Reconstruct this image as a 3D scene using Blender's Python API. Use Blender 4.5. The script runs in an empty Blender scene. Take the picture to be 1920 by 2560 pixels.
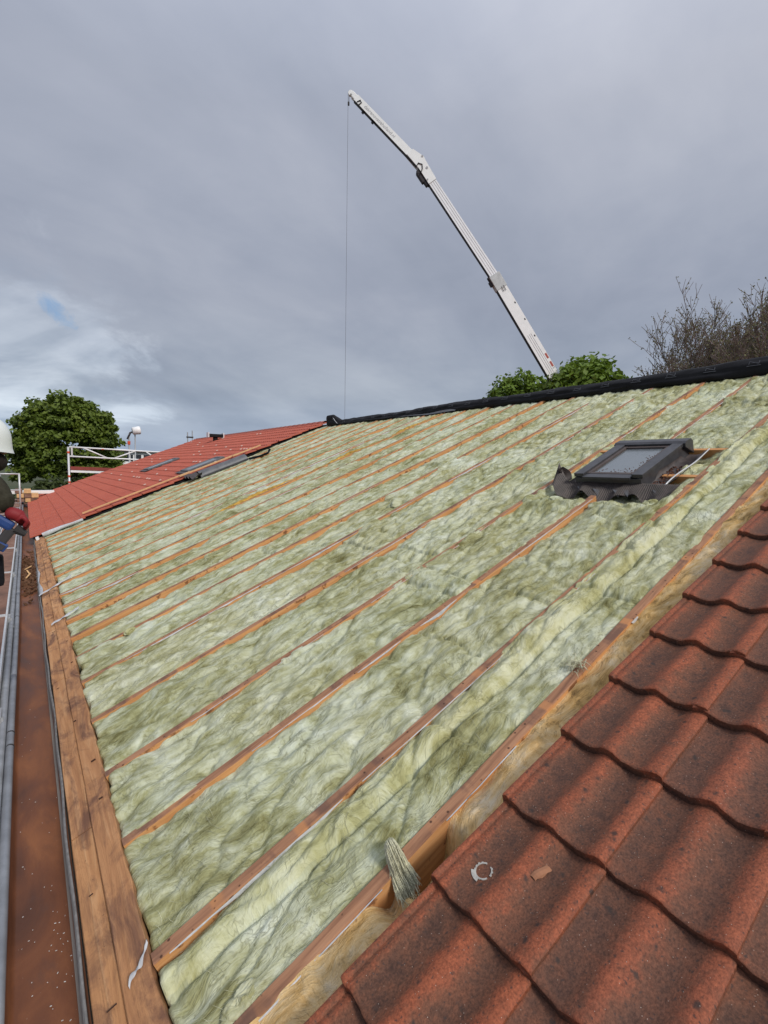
import bpy, bmesh, math, random
import numpy as np
from mathutils import Vector, Matrix, Euler

random.seed(7)
rng = np.random.default_rng(7)
R = math.radians
S = bpy.context.scene
COL = S.collection

# ------------------------------------------------------------------ camera
cd = bpy.data.cameras.new('camera')
cam = bpy.data.objects.new('camera', cd)
COL.objects.link(cam)
cd.sensor_fit = 'HORIZONTAL'
cd.sensor_width = 36.0
cd.lens = 36.0 * 1221.0 / 1920.0
cd.clip_start = 0.05
cd.clip_end = 3000.0
CM = Matrix(((0.807176, 0.038286, -0.589068), (-0.590045, 0.082225, -0.803172), (0.017686, 0.995878, 0.08896)))
cam.matrix_world = Matrix.Translation((-0.59175, 0.0, 1.45421)) @ CM.to_4x4()
S.camera = cam

# ------------------------------------------------------------------ exposure
S.view_settings.view_transform = 'Standard'
S.view_settings.look = 'None'
S.view_settings.gamma = 1.0
S.view_settings.exposure = 0.42
S.view_settings.use_curve_mapping = False
S.cycles.max_bounces = 6


class G:
    """small wrapper round a node tree"""
    def __init__(self, nt):
        self.nt = nt

    def node(self, t, ins=None, **props):
        n = self.nt.nodes.new(t)
        for k, v in props.items():
            setattr(n, k, v)
        for k, v in (ins or {}).items():
            self.set(n.inputs[k], v)
        return n

    def set(self, sock, v):
        if isinstance(v, bpy.types.NodeSocket):
            self.nt.links.new(v, sock)
        else:
            if sock.type == 'RGBA' and len(v) == 3:
                v = (*v, 1.0)
            sock.default_value = v

    def uv(self):
        return self.node('ShaderNodeTexCoord').outputs['UV']

    def obj(self):
        return self.node('ShaderNodeTexCoord').outputs['Object']

    def pos(self):
        return self.node('ShaderNodeNewGeometry').outputs['Position']

    def rnd(self):
        return self.node('ShaderNodeObjectInfo').outputs['Random']

    def mapv(self, vec, scale=(1, 1, 1), loc=(0, 0, 0), rot=(0, 0, 0)):
        return self.node('ShaderNodeMapping', {'Vector': vec, 'Scale': scale, 'Location': loc, 'Rotation': rot}).outputs[0]

    def noise(self, vec, scale=5.0, detail=4.0, rough=0.55, dist=0.0, color=False):
        n = self.node('ShaderNodeTexNoise', {'Vector': vec, 'Scale': scale, 'Detail': detail, 'Roughness': rough, 'Distortion': dist})
        return n.outputs['Color' if color else 'Fac']

    def vor(self, vec, scale=5.0, feature='F1', rand=1.0):
        n = self.node('ShaderNodeTexVoronoi', {'Vector': vec, 'Scale': scale, 'Randomness': rand}, feature=feature)
        return n.outputs['Distance']

    def ramp(self, fac, stops, interp='LINEAR'):
        n = self.node('ShaderNodeValToRGB', {'Fac': fac})
        cr = n.color_ramp
        cr.interpolation = interp
        while len(cr.elements) < len(stops):
            cr.elements.new(0.5)
        for e, (p, c) in zip(cr.elements, stops):
            e.position = p
            if isinstance(c, (int, float)):
                c = (c, c, c)
            e.color = (*c, 1.0)
        return n.outputs['Color']

    def mix(self, fac, a, b, blend='MIX'):
        n = self.node('ShaderNodeMix', data_type='RGBA', blend_type=blend)
        self.set(n.inputs[0], fac)
        self.set(n.inputs[6], a)
        self.set(n.inputs[7], b)
        return n.outputs[2]

    def math(self, op, a, b=0.0, clamp=False):
        n = self.node('ShaderNodeMath', operation=op)
        n.use_clamp = clamp
        self.set(n.inputs[0], a)
        self.set(n.inputs[1], b)
        return n.outputs[0]

    def vmath(self, op, a, b=(0, 0, 0)):
        n = self.node('ShaderNodeVectorMath', operation=op)
        self.set(n.inputs[0], a)
        self.set(n.inputs[1], b)
        return n.outputs['Value'] if op in ('DOT_PRODUCT', 'LENGTH') else n.outputs['Vector']

    def sep(self, v):
        n = self.node('ShaderNodeSeparateXYZ', {'Vector': v})
        return n.outputs

    def comb(self, x, y, z):
        return self.node('ShaderNodeCombineXYZ', {'X': x, 'Y': y, 'Z': z}).outputs[0]

    def bump(self, h, strength=0.5, dist=0.01):
        return self.node('ShaderNodeBump', {'Height': h, 'Strength': strength, 'Distance': dist}).outputs[0]


# ------------------------------------------------------------------ sky (overcast, one thin blue gap low in the north)
SUN = Vector((0.04, -0.76, 0.65)).normalized()
W = bpy.data.worlds.new('World')
S.world = W
W.use_nodes = True
g = G(W.node_tree)
bg = [n for n in W.node_tree.nodes if n.type == 'BACKGROUND'][0]
sky = g.node('ShaderNodeTexSky', sky_type='NISHITA')
sky.sun_disc = False
sky.sun_elevation = math.asin(SUN.z)
sky.sun_rotation = math.atan2(SUN.x, SUN.y)
d = g.node('ShaderNodeTexCoord').outputs['Generated']
dz = g.sep(d)[2]
den = g.math('ADD', g.math('MAXIMUM', dz, 0.0), 0.22)
pl = g.node('ShaderNodeVectorMath', operation='DIVIDE')
g.set(pl.inputs[0], d)
g.set(pl.inputs[1], g.comb(den, den, 1.0))
pv = g.mapv(pl.outputs[0], scale=(1, 1, 0.0), rot=(0, 0, R(-25)), loc=(2.3, 0.4, 0))
pv2 = g.mapv(pv, scale=(0.55, 1.0, 1.0))
big = g.noise(pv2, 0.9, 6.0, 0.52, 0.4)
fine = g.noise(pv, 2.6, 7.0, 0.55, 0.3)
f = g.math('ADD', g.math('MULTIPLY', big, 0.75), g.math('MULTIPLY', fine, 0.25))
grey = g.ramp(f, [(0.36, (0.275, 0.298, 0.362)), (0.47, (0.330, 0.350, 0.414)), (0.56, (0.385, 0.400, 0.458)), (0.66, (0.45, 0.46, 0.51))])
# the layer thins towards the zenith and is thickest low down
lift = g.ramp(dz, [(0.0, (1.15, 1.24, 1.27)), (0.07, (1.02, 1.10, 1.13)), (0.14, (0.90, 0.95, 0.965)), (0.30, (0.92, 0.93, 0.95)), (0.55, (1.12, 1.10, 1.09)), (1.0, (2.1, 2.05, 2.0))])
cl = g.mix(1.0, grey, lift, 'MULTIPLY')
# brighter broken cloud low towards the far gable
nd = g.vmath('NORMALIZE', d)
lowd = g.vmath('DOT_PRODUCT', nd, Vector((-0.06, 0.985, 0.13)).normalized())
wob = g.math('MULTIPLY', g.math('SUBTRACT', g.noise(pv, 1.9, 6.0, 0.6, 0.8), 0.5), 0.10)
lowm = g.ramp(g.math('ADD', lowd, wob), [(0.962, 0.0), (0.990, 1.0)], 'EASE')
lown = g.ramp(g.noise(g.mapv(pv, scale=(1.0, 0.7, 1)), 2.3, 5.0, 0.55, 0.5), [(0.38, (0.98, 1.02, 1.04)), (0.58, (1.55, 1.52, 1.44))])
cl = g.mix(lowm, cl, g.mix(1.0, cl, lown, 'MULTIPLY'))
G0 = Vector((0.049, 0.969, 0.244)).normalized()
E1 = Vector((1, 0, 0)); E2 = E1.cross(G0).normalized()
gu = g.math('DIVIDE', g.vmath('DOT_PRODUCT', g.vmath('SUBTRACT', nd, G0), (E1 - E2 * 0.85).normalized()), 0.026)
gv = g.math('DIVIDE', g.vmath('DOT_PRODUCT', g.vmath('SUBTRACT', nd, G0), (E1 * 0.85 + E2).normalized()), 0.011)
gr2 = g.math('ADD', g.math('MULTIPLY', gu, gu), g.math('MULTIPLY', gv, gv))
gapn = g.math('MULTIPLY', g.math('SUBTRACT', g.noise(nd, 38.0, 6.0, 0.66, 0.9), 0.5), 3.4)
gapf = g.math('ADD', g.math('SUBTRACT', 1.0, g.math('MULTIPLY', gr2, 0.55)), gapn)
front = g.math('GREATER_THAN', g.vmath('DOT_PRODUCT', nd, G0), 0.9)
gapm = g.math('MULTIPLY', g.math('MULTIPLY', g.math('MULTIPLY', gapf, 0.6, True), 0.85), front)
clouds = g.mix(1.0, cl, (8.15, 8.45, 8.7), 'MULTIPLY')
skyc = g.mix(gapm, clouds, g.mix(1.0, sky.outputs[0], (0.62, 0.72, 0.80), 'MULTIPLY'))
g.set(bg.inputs['Color'], skyc)
bg.inputs['Strength'].default_value = 0.1

# ------------------------------------------------------------------ sun, veiled by the cloud
sd = bpy.data.lights.new('sun', 'SUN')
sd.energy = 1.8
sd.angle = R(12)
sd.color = (1.0, 0.94, 0.86)
so = bpy.data.objects.new('sun', sd)
COL.objects.link(so)
so.rotation_euler = SUN.to_track_quat('Z', 'Y').to_euler()
so.location = SUN * 60

# ------------------------------------------------------------------ roof frame
TH = R(22.1426)
RS = Vector((math.cos(TH), 0, math.sin(TH)))       # up the slope
RN = Vector((-math.sin(TH), 0, math.cos(TH)))      # out of the slope
RY = Vector((0, 1, 0))
GROUND = -3.35
RIDGE = 7.14
EAVE = -0.35


def P(s, y, n=0.0):
    return RS * s + RY * y + RN * n


def Pn(s, y, n):
    s = np.asarray(s, float); y = np.asarray(y, float); n = np.asarray(n, float)
    c, k = math.cos(TH), math.sin(TH)
    return np.stack([s * c - n * k, y + 0 * s, s * k + n * c], axis=-1)


# ------------------------------------------------------------------ numpy noise
_perm = rng.permutation(512)
_perm = np.concatenate([_perm, _perm, _perm])
_ang = rng.uniform(0, 2 * np.pi, 512)
_gx, _gy = np.cos(_ang), np.sin(_ang)


def perlin(x, y, seed=0):
    x = np.asarray(x, float) + seed * 17.31
    y = np.asarray(y, float) + seed * 9.77
    xi = np.floor(x).astype(int); yi = np.floor(y).astype(int)
    fx = x - xi; fy = y - yi
    u = fx * fx * fx * (fx * (fx * 6 - 15) + 10)
    v = fy * fy * fy * (fy * (fy * 6 - 15) + 10)

    def gr(ix, iy, dx, dy):
        h = _perm[(_perm[ix & 511] + iy) & 511] & 511
        return _gx[h] * dx + _gy[h] * dy
    a = gr(xi, yi, fx, fy); b = gr(xi + 1, yi, fx - 1, fy)
    c = gr(xi, yi + 1, fx, fy - 1); e = gr(xi + 1, yi + 1, fx - 1, fy - 1)
    return (a + u * (b - a)) + v * ((c + u * (e - c)) - (a + u * (b - a)))


def fbm(x, y, seed=0, oct=4, gain=0.5):
    t = 0; a = 1.0
    for o in range(oct):
        t = t + a * perlin(x * 2 ** o, y * 2 ** o, seed + o * 3)
        a *= gain
    return t


# ------------------------------------------------------------------ mesh helpers
def link(o, parent=None):
    COL.objects.link(o)
    if parent is not None:
        o.parent = parent
        w = parent.location.copy()
        pp = parent.parent
        while pp is not None:
            w += Vector((0, 0, 0))
            pp = pp.parent
        o.matrix_parent_inverse = Matrix.Translation(-wloc(parent))
    return o


def wloc(o):
    """world translation of an untransformed tree of translations"""
    if o.parent is None:
        return Vector(o.location)
    return wloc(o.parent) + o.matrix_parent_inverse.to_translation() + Vector(o.location)


def tag(o, label=None, cat=None, group=None, kind=None):
    if label: o['label'] = label
    if cat: o['category'] = cat
    if group: o['group'] = group
    if kind: o['kind'] = kind
    return o


def empty(name, loc):
    o = bpy.data.objects.new(name, None)
    o.empty_display_size = 0.2
    o.location = loc
    COL.objects.link(o)
    return o


class MB:
    def __init__(self):
        self.v = []; self.f = []; self.mi = []; self.uvs = None

    def add(self, vs, fs, mi=0):
        b = len(self.v)
        self.v += [tuple(p) for p in vs]
        for q in fs:
            self.f.append(tuple(b + i for i in q)); self.mi.append(mi)
        return self

    def box(self, c, sx, sy, sz, ax=None, mi=0):
        """box centred on c with full sizes along the axes ax (3 vectors)"""
        ax = ax or (Vector((1, 0, 0)), Vector((0, 1, 0)), Vector((0, 0, 1)))
        c = Vector(c)
        vs = []
        for k in (-.5, .5):
            for j in (-.5, .5):
                for i in (-.5, .5):
                    vs.append(c + ax[0] * (i * sx) + ax[1] * (j * sy) + ax[2] * (k * sz))
        return self.add(vs, [(0, 2, 3, 1), (4, 5, 7, 6), (0, 1, 5, 4), (2, 6, 7, 3), (0, 4, 6, 2), (1, 3, 7, 5)], mi)

    def rbox(self, s0, s1, y0, y1, n0, n1, mi=0):
        return self.box(P((s0 + s1) / 2, (y0 + y1) / 2, (n0 + n1) / 2), s1 - s0, y1 - y0, n1 - n0, (RS, RY, RN), mi)

    def bar(self, a, b, w, h, up=Vector((0, 0, 1)), mi=0):
        a = Vector(a); b = Vector(b)
        x = (b - a).normalized()
        y = Vector(up).cross(x)
        if y.length < 1e-4:
            y = Vector((1, 0, 0)).cross(x)
        y.normalize(); z = x.cross(y)
        return self.box((a + b) / 2, (b - a).length, w, h, (x, y, z), mi)

    def tube(self, pts, rad, seg=8, cap=True, mi=0):
        pts = [Vector(p) for p in pts]
        n = len(pts)
        rads = rad if isinstance(rad, (list, tuple)) else [rad] * n
        rings = []
        ref = None
        for i, p in enumerate(pts):
            t = (pts[min(i + 1, n - 1)] - pts[max(i - 1, 0)]).normalized()
            if ref is None:
                ref = Vector((0, 0, 1)) if abs(t.z) < 0.9 else Vector((1, 0, 0))
            u = (ref - t * ref.dot(t))
            if u.length < 1e-5:
                u = Vector((1, 0, 0)) - t * t.x
            u.normalize(); w = t.cross(u); ref = u
            rings.append([p + (u * math.cos(a) + w * math.sin(a)) * rads[i] for a in [2 * math.pi * k / seg for k in range(seg)]])
        vs = [q for r in rings for q in r]
        fs = []
        for i in range(n - 1):
            for k in range(seg):
                k2 = (k + 1) % seg
                fs.append((i * seg + k, i * seg + k2, (i + 1) * seg + k2, (i + 1) * seg + k))
        if cap:
            fs.append(tuple(range(seg - 1, -1, -1)))
            fs.append(tuple((n - 1) * seg + k for k in range(seg)))
        return self.add(vs, fs, mi)

    def prism(self, poly, ext, mi=0):
        """poly: list of world points (planar), ext: Vector"""
        n = len(poly)
        vs = [Vector(p) for p in poly] + [Vector(p) + Vector(ext) for p in poly]
        fs = [tuple(range(n - 1, -1, -1)), tuple(range(n, 2 * n))]
        for i in range(n):
            j = (i + 1) % n
            fs.append((i, j, n + j, n + i))
        return self.add(vs, fs, mi)

    def grid(self, A, mi=0, closed_u=False):
        """A: array (nu,nv,3)"""
        A = np.asarray(A)
        nu, nv = A.shape[:2]
        b = len(self.v)
        self.v += [tuple(p) for p in A.reshape(-1, 3)]
        for i in range(nu if closed_u else nu - 1):
            i2 = (i + 1) % nu
            for j in range(nv - 1):
                self.f.append((b + i * nv + j, b + i2 * nv + j, b + i2 * nv + j + 1, b + i * nv + j + 1)); self.mi.append(mi)
        return self

    def mesh(self, name, mats, smooth=False, bevel=0.0):
        me = bpy.data.meshes.new(name)
        me.from_pydata(self.v, [], self.f)
        for m in (mats if isinstance(mats, (list, tuple)) else [mats]):
            me.materials.append(m)
        me.polygons.foreach_set('material_index', self.mi)
        if bevel > 0:
            bm = bmesh.new(); bm.from_mesh(me)
            bmesh.ops.remove_doubles(bm, verts=bm.verts, dist=1e-5)
            bmesh.ops.recalc_face_normals(bm, faces=bm.faces)
            es = [e for e in bm.edges if len(e.link_faces) == 2 and e.calc_face_angle(0) > 0.6]
            bmesh.ops.bevel(bm, geom=es, offset=bevel, segments=2, profile=0.6, affect='EDGES', clamp_overlap=True)
            bm.to_mesh(me); bm.free()
        if smooth:
            me.polygons.foreach_set('use_smooth', [True] * len(me.polygons))
        me.update()
        return me

    def build(self, name, mats, parent=None, smooth=False, bevel=0.0):
        return link(bpy.data.objects.new(name, self.mesh(name, mats, smooth, bevel)), parent)


def fast_mesh(name, V, F, mat, smooth=True, uv=None):
    V = np.asarray(V, np.float32); F = np.asarray(F, np.int32)
    me = bpy.data.meshes.new(name)
    k = F.shape[1]
    me.vertices.add(len(V)); me.vertices.foreach_set('co', V.ravel())
    me.loops.add(F.size); me.loops.foreach_set('vertex_index', F.ravel())
    me.polygons.add(len(F))
    me.polygons.foreach_set('loop_start', np.arange(len(F), dtype=np.int32) * k)
    me.polygons.foreach_set('use_smooth', np.full(len(F), smooth))
    if uv is not None:
        l = me.uv_layers.new(name='UVMap')
        l.data.foreach_set('uv', np.asarray(uv, np.float32)[F.ravel()].ravel())
    for m in (mat if isinstance(mat, (list, tuple)) else [mat]):
        me.materials.append(m)
    me.update(calc_edges=True)
    me.validate()
    return me


def grid_faces(nu, nv):
    i, j = np.meshgrid(np.arange(nu - 1), np.arange(nv - 1), indexing='ij')
    a = (i * nv + j).ravel()
    return np.stack([a, a + nv, a + nv + 1, a + 1], axis=1)


# ------------------------------------------------------------------ materials
def material(name, fn, rough=0.8, spec=0.3):
    m = bpy.data.materials.new(name)
    m.use_nodes = True
    gg = G(m.node_tree)
    b = m.node_tree.nodes['Principled BSDF']
    b.inputs['Roughness'].default_value = rough
    b.inputs['Specular IOR Level'].default_value = spec
    fn(gg, b)
    return m


def plain(name, col, rough=0.6, spec=0.3, metal=0.0, var=0.15, scale=8.0, bump=0.0):
    def fn(q, b):
        n = q.noise(q.obj(), scale, 5.0, 0.6)
        k = q.ramp(n, [(0.3, 1.0 - var), (0.7, 1.0 + var * 0.6)])
        q.set(b.inputs['Base Color'], q.mix(1.0, col, k, 'MULTIPLY'))
        b.inputs['Metallic'].default_value = metal
        if bump:
            q.set(b.inputs['Normal'], q.bump(q.noise(q.obj(), scale * 6, 4.0), bump, 0.004))
    return material(name, fn, rough, spec)


def wool_fn(olive, sage, pale, white, mottle):
    def fn(q, b):
        uv = q.uv()
        def warp(vec, sc, amp, off):
            c_ = q.noise(q.mapv(vec, loc=off), sc, 2.0, 0.5, 0.0, True)
            w_ = q.vmath('SCALE', q.vmath('SUBTRACT', c_, (0.5, 0.5, 0.5)))
            w_.node.inputs['Scale'].default_value = amp
            return q.vmath('ADD', vec, w_)
        v1 = warp(uv, 2.2, 0.30, (0, 0, 0))
        v2 = warp(v1, 7.0, 0.07, (4, 2, 0))
        big = q.noise(uv, 1.3, 3.0, 0.5)
        lump = q.noise(q.mapv(v1, scale=(8.0, 11.0, 1)), 1.0, 4.0, 0.58, 0.2)
        streak = q.noise(q.mapv(v2, scale=(8.0, 22.0, 1)), 1.0, 5.0, 0.62, 0.25)
        fib = q.noise(q.mapv(v2, scale=(22.0, 130.0, 1), rot=(0, 0, 0.12)), 1.0, 3.0, 0.65, 0.35)
        fib2 = q.noise(q.mapv(v2, scale=(110.0, 30.0, 1), rot=(0, 0, 0.5)), 1.0, 3.0, 0.6, 0.3)
        f = q.math('ADD', q.math('MULTIPLY', lump, 0.40), q.math('MULTIPLY', streak, 0.34))
        f = q.math('ADD', f, 0.13)
        mid = q.noise(q.mapv(v1, loc=(6, 3, 0)), 3.1, 3.0, 0.6, 0.4)
        f = q.math('ADD', f, q.math('MULTIPLY', q.math('SUBTRACT', mid, 0.5), 0.22))
        f = q.math('ADD', f, q.math('MULTIPLY', q.math('SUBTRACT', big, 0.5), 0.40))
        f = q.math('ADD', f, q.math('MULTIPLY', q.math('SUBTRACT', fib, 0.5), 0.13))
        f = q.math('ADD', f, q.math('MULTIPLY', q.math('SUBTRACT', fib2, 0.5), 0.07))
        c = q.ramp(f, [(0.34, olive), (0.435, sage), (0.535, pale), (0.675, white)])
        # dirt and painted crease shade where the fibres part
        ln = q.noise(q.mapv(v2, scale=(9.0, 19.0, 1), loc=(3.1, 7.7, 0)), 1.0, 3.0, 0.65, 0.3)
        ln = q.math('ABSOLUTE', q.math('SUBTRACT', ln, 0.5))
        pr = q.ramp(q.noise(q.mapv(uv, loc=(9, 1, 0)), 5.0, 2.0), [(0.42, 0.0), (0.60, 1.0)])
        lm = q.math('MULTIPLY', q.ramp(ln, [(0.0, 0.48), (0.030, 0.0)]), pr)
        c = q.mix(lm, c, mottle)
        # broad drifts towards grey green and towards straw
        c = q.mix(q.ramp(q.noise(q.mapv(uv, loc=(2, 8, 0)), 0.9, 2.0), [(0.40, 0.0), (0.62, 0.55)]), c, q.mix(1.0, c, (0.97, 1.03, 1.08), 'MULTIPLY'))
        q.set(b.inputs['Base Color'], c)
        h = q.math('ADD', q.math('MULTIPLY', streak, 1.0), q.math('MULTIPLY', fib, 0.40))
        h = q.math('ADD', h, q.math('MULTIPLY', fib2, 0.15))
        h = q.math('ADD', h, q.math('MULTIPLY', lump, 0.8))
        h = q.math('SUBTRACT', h, q.math('MULTIPLY', lm, 0.15))
        q.set(b.inputs['Normal'], q.bump(h, 0.62, 0.026))
    return fn


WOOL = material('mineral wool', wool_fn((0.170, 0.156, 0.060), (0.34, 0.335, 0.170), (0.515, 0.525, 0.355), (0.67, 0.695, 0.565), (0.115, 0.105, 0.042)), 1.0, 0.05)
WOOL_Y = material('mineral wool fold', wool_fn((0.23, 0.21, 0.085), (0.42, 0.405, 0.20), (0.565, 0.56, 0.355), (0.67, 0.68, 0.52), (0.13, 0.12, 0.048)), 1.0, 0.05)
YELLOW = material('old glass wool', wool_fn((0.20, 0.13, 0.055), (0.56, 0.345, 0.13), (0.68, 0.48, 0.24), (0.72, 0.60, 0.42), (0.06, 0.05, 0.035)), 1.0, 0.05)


def rafter_top(q, b):
    uv = q.uv()
    n = q.noise(q.mapv(uv, scale=(3.0, 45.0, 1)), 1.0, 6.0, 0.6, 0.6)
    c = q.ramp(n, [(0.3, (0.20, 0.100, 0.062)), (0.5, (0.345, 0.175, 0.100)), (0.7, (0.46, 0.25, 0.145))])
    pat = q.noise(q.mapv(uv, scale=(2.3, 1.0, 1)), 2.0, 5.0, 0.6, 0.3)
    c = q.mix(q.ramp(pat, [(0.52, 0.0), (0.62, 0.8)]), c, (0.15, 0.085, 0.065))
    # fresh patches left under each batten, one every 34 cm
    fr = q.math('FRACT', q.math('DIVIDE', q.math('ADD', q.sep(uv)[0], 10.0), 0.34))
    st = q.math('MULTIPLY', q.ramp(fr, [(0.0, 0.9), (0.10, 0.9), (0.14, 0.0), (0.97, 0.0), (1.0, 0.9)]), q.ramp(q.noise(uv, 2.7, 2.0), [(0.46, 0.0), (0.6, 1.0)]))
    c = q.mix(st, c, (0.50, 0.23, 0.10))
    sp = q.vor(q.mapv(uv, scale=(1, 1.0, 1)), 26.0)
    c = q.mix(q.ramp(sp, [(0.10, 0.85), (0.16, 0.0)]), c, (0.05, 0.025, 0.018))
    q.set(b.inputs['Base Color'], c)
    q.set(b.inputs['Normal'], q.bump(n, 0.4, 0.006))


def rafter_side(q, b):
    uv = q.uv()
    n = q.noise(q.mapv(uv, scale=(2.0, 40.0, 1)), 1.0, 6.0, 0.6, 0.5)
    c = q.ramp(n, [(0.3, (0.42, 0.195, 0.078)), (0.5, (0.57, 0.285, 0.115)), (0.72, (0.66, 0.375, 0.17))])
    p = q.noise(uv, 9.0, 4.0, 0.65)
    c = q.mix(q.ramp(p, [(0.58, 0.0), (0.64, 0.85)]), c, (0.16, 0.065, 0.03))
    q.set(b.inputs['Base Color'], c)
    q.set(b.inputs['Normal'], q.bump(n, 0.3, 0.004))


RAFT_T = material('weathered rafter edge', rafter_top, 0.85, 0.2)
RAFT_S = material('fresh rafter side', rafter_side, 0.8, 0.2)


def board_fn(q, b):
    v = q.pos()
    rn = q.rnd()
    n = q.noise(q.mapv(v, scale=(30.0, 1.6, 30.0)), 1.0, 6.0, 0.6, 0.8)
    c = q.ramp(n, [(0.28, (0.35, 0.165, 0.072)), (0.5, (0.51, 0.26, 0.115)), (0.72, (0.62, 0.36, 0.18))])
    p = q.noise(q.mapv(v, scale=(9.0, 3.2, 9.0)), 1.0, 7.0, 0.68, 0.6)
    c = q.mix(q.ramp(p, [(0.46, 0.0), (0.64, 0.9)]), c, (0.125, 0.064, 0.046))
    p2 = q.noise(v, 60.0, 3.0, 0.6)
    c = q.mix(q.ramp(p2, [(0.68, 0.0), (0.74, 0.7)]), c, (0.10, 0.05, 0.035))
    c = q.mix(q.math('MULTIPLY', rn, 0.30), c, (0.28, 0.13, 0.075))
    q.set(b.inputs['Base Color'], c)
    q.set(b.inputs['Normal'], q.bump(q.math('ADD', n, p), 0.7, 0.012))


BOARD = material('eaves board wood', board_fn, 0.8, 0.25)


def gutter_fn(q, b):
    v = q.pos()
    n = q.noise(q.mapv(v, scale=(5.0, 1.6, 5.0)), 1.0, 6.0, 0.6, 0.7)
    c = q.ramp(n, [(0.28, (0.090, 0.035, 0.018)), (0.48, (0.165, 0.060, 0.026)), (0.68, (0.27, 0.105, 0.042))])
    c = q.mix(q.ramp(q.noise(q.mapv(v, scale=(14, 7, 14)), 1.0, 6.0, 0.7), [(0.55, 0.0), (0.75, 0.6)]), c, (0.10, 0.050, 0.035))
    sp = q.noise(v, 130.0, 2.0, 0.5)
    c = q.mix(q.ramp(sp, [(0.74, 0.0), (0.78, 0.6)]), c, (0.35, 0.24, 0.18))
    q.set(b.inputs['Base Color'], c)
    q.set(b.inputs['Roughness'], q.ramp(n, [(0.3, 0.42), (0.7, 0.62)]))
    q.set(b.inputs['Normal'], q.bump(q.noise(q.mapv(v, scale=(20, 6, 20)), 1.0, 4.0), 0.15, 0.01))


GUT = material('rust brown gutter lining', gutter_fn, 0.5, 0.35)
ZINC = plain('dull zinc', (0.27, 0.285, 0.31), 0.5, 0.5, 0.35, 0.25, 9.0)
STEEL = plain('galvanised steel', (0.40, 0.41, 0.42), 0.5, 0.5, 0.4, 0.2, 14.0)
ALU = plain('pale aluminium', (0.62, 0.63, 0.64), 0.45, 0.5, 0.3, 0.12, 10.0)
DARK = plain('dark void metal', (0.045, 0.043, 0.045), 0.7)
LEAD = plain('lead strip', (0.20, 0.195, 0.19), 0.75, 0.3, 0.0, 0.35, 30.0)


def brick_fn(q, b):
    v = q.pos()
    vv = q.comb(q.sep(v)[1], q.sep(v)[2], 0.0)
    br = q.node('ShaderNodeTexBrick', {'Vector': vv, 'Scale': 1.0, 'Color1': (0.16, 0.065, 0.045, 1), 'Color2': (0.22, 0.10, 0.07, 1), 'Mortar': (0.25, 0.23, 0.21, 1), 'Mortar Size': 0.012, 'Brick Width': 0.22, 'Row Height': 0.065})
    q.set(b.inputs['Base Color'], br.outputs[0])


BRICK = material('brown brick', brick_fn, 0.9)


def old_tile_fn(q, b):
    o = q.obj()
    rn = q.rnd()
    off = q.comb(q.math('MULTIPLY', rn, 31.0), q.math('MULTIPLY', rn, 17.0), 0.0)
    v = q.vmath('ADD', o, off)
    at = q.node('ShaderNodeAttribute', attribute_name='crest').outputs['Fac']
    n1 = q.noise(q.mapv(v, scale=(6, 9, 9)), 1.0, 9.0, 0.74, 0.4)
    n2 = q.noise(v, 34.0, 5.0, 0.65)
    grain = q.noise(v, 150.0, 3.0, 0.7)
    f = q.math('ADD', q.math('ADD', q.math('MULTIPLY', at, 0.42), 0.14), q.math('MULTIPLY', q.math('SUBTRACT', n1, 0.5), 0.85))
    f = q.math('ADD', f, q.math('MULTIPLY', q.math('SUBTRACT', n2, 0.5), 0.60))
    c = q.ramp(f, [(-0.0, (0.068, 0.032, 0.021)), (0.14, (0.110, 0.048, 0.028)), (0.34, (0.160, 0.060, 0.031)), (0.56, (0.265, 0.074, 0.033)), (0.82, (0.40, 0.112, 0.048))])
    c = q.mix(q.math('MULTIPLY', rn, 0.25), c, (0.105, 0.055, 0.045))
    c = q.mix(1.0, c, q.ramp(grain, [(0.28, 0.55), (0.5, 1.0), (0.72, 1.5)]), 'MULTIPLY')
    # soot and lichen dots, sand grains
    wp = q.vmath('SCALE', q.noise(v, 60.0, 3.0, 0.6, 0.0, True)); wp.node.inputs['Scale'].default_value = 0.022
    sp = q.vor(q.vmath('ADD', v, wp), 21.0)
    pres = q.ramp(q.noise(v, 13.0, 2.0, 0.5), [(0.47, 0.0), (0.56, 1.0)])
    c = q.mix(q.math('MULTIPLY', pres, q.ramp(sp, [(0.10, 0.85), (0.24, 0.0)])), c, (0.036, 0.026, 0.022))
    sp2 = q.vor(q.vmath('ADD', v, wp), 55.0)
    c = q.mix(q.ramp(sp2, [(0.10, 0.75), (0.22, 0.0)]), c, (0.045, 0.030, 0.026))
    sp3 = q.vor(q.mapv(v, loc=(5, 3, 1)), 70.0)
    c = q.mix(q.ramp(sp3, [(0.05, 0.8), (0.085, 0.0)]), c, (0.50, 0.40, 0.33))
    q.set(b.inputs['Base Color'], c)
    h = q.math('ADD', q.math('MULTIPLY', n2, 0.6), q.math('MULTIPLY', grain, 0.5))
    q.set(b.inputs['Normal'], q.bump(h, 0.6, 0.0045))


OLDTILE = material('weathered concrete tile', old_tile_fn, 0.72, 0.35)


def new_tile_fn(q, b):
    rn = q.rnd()
    n = q.noise(q.pos(), 3.0, 5.0, 0.6)
    c = q.ramp(n, [(0.3, (0.40, 0.085, 0.050)), (0.7, (0.47, 0.115, 0.066))])
    c = q.mix(q.math('MULTIPLY', rn, 0.3), c, (0.30, 0.062, 0.040))
    q.set(b.inputs['Base Color'], c)


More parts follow.
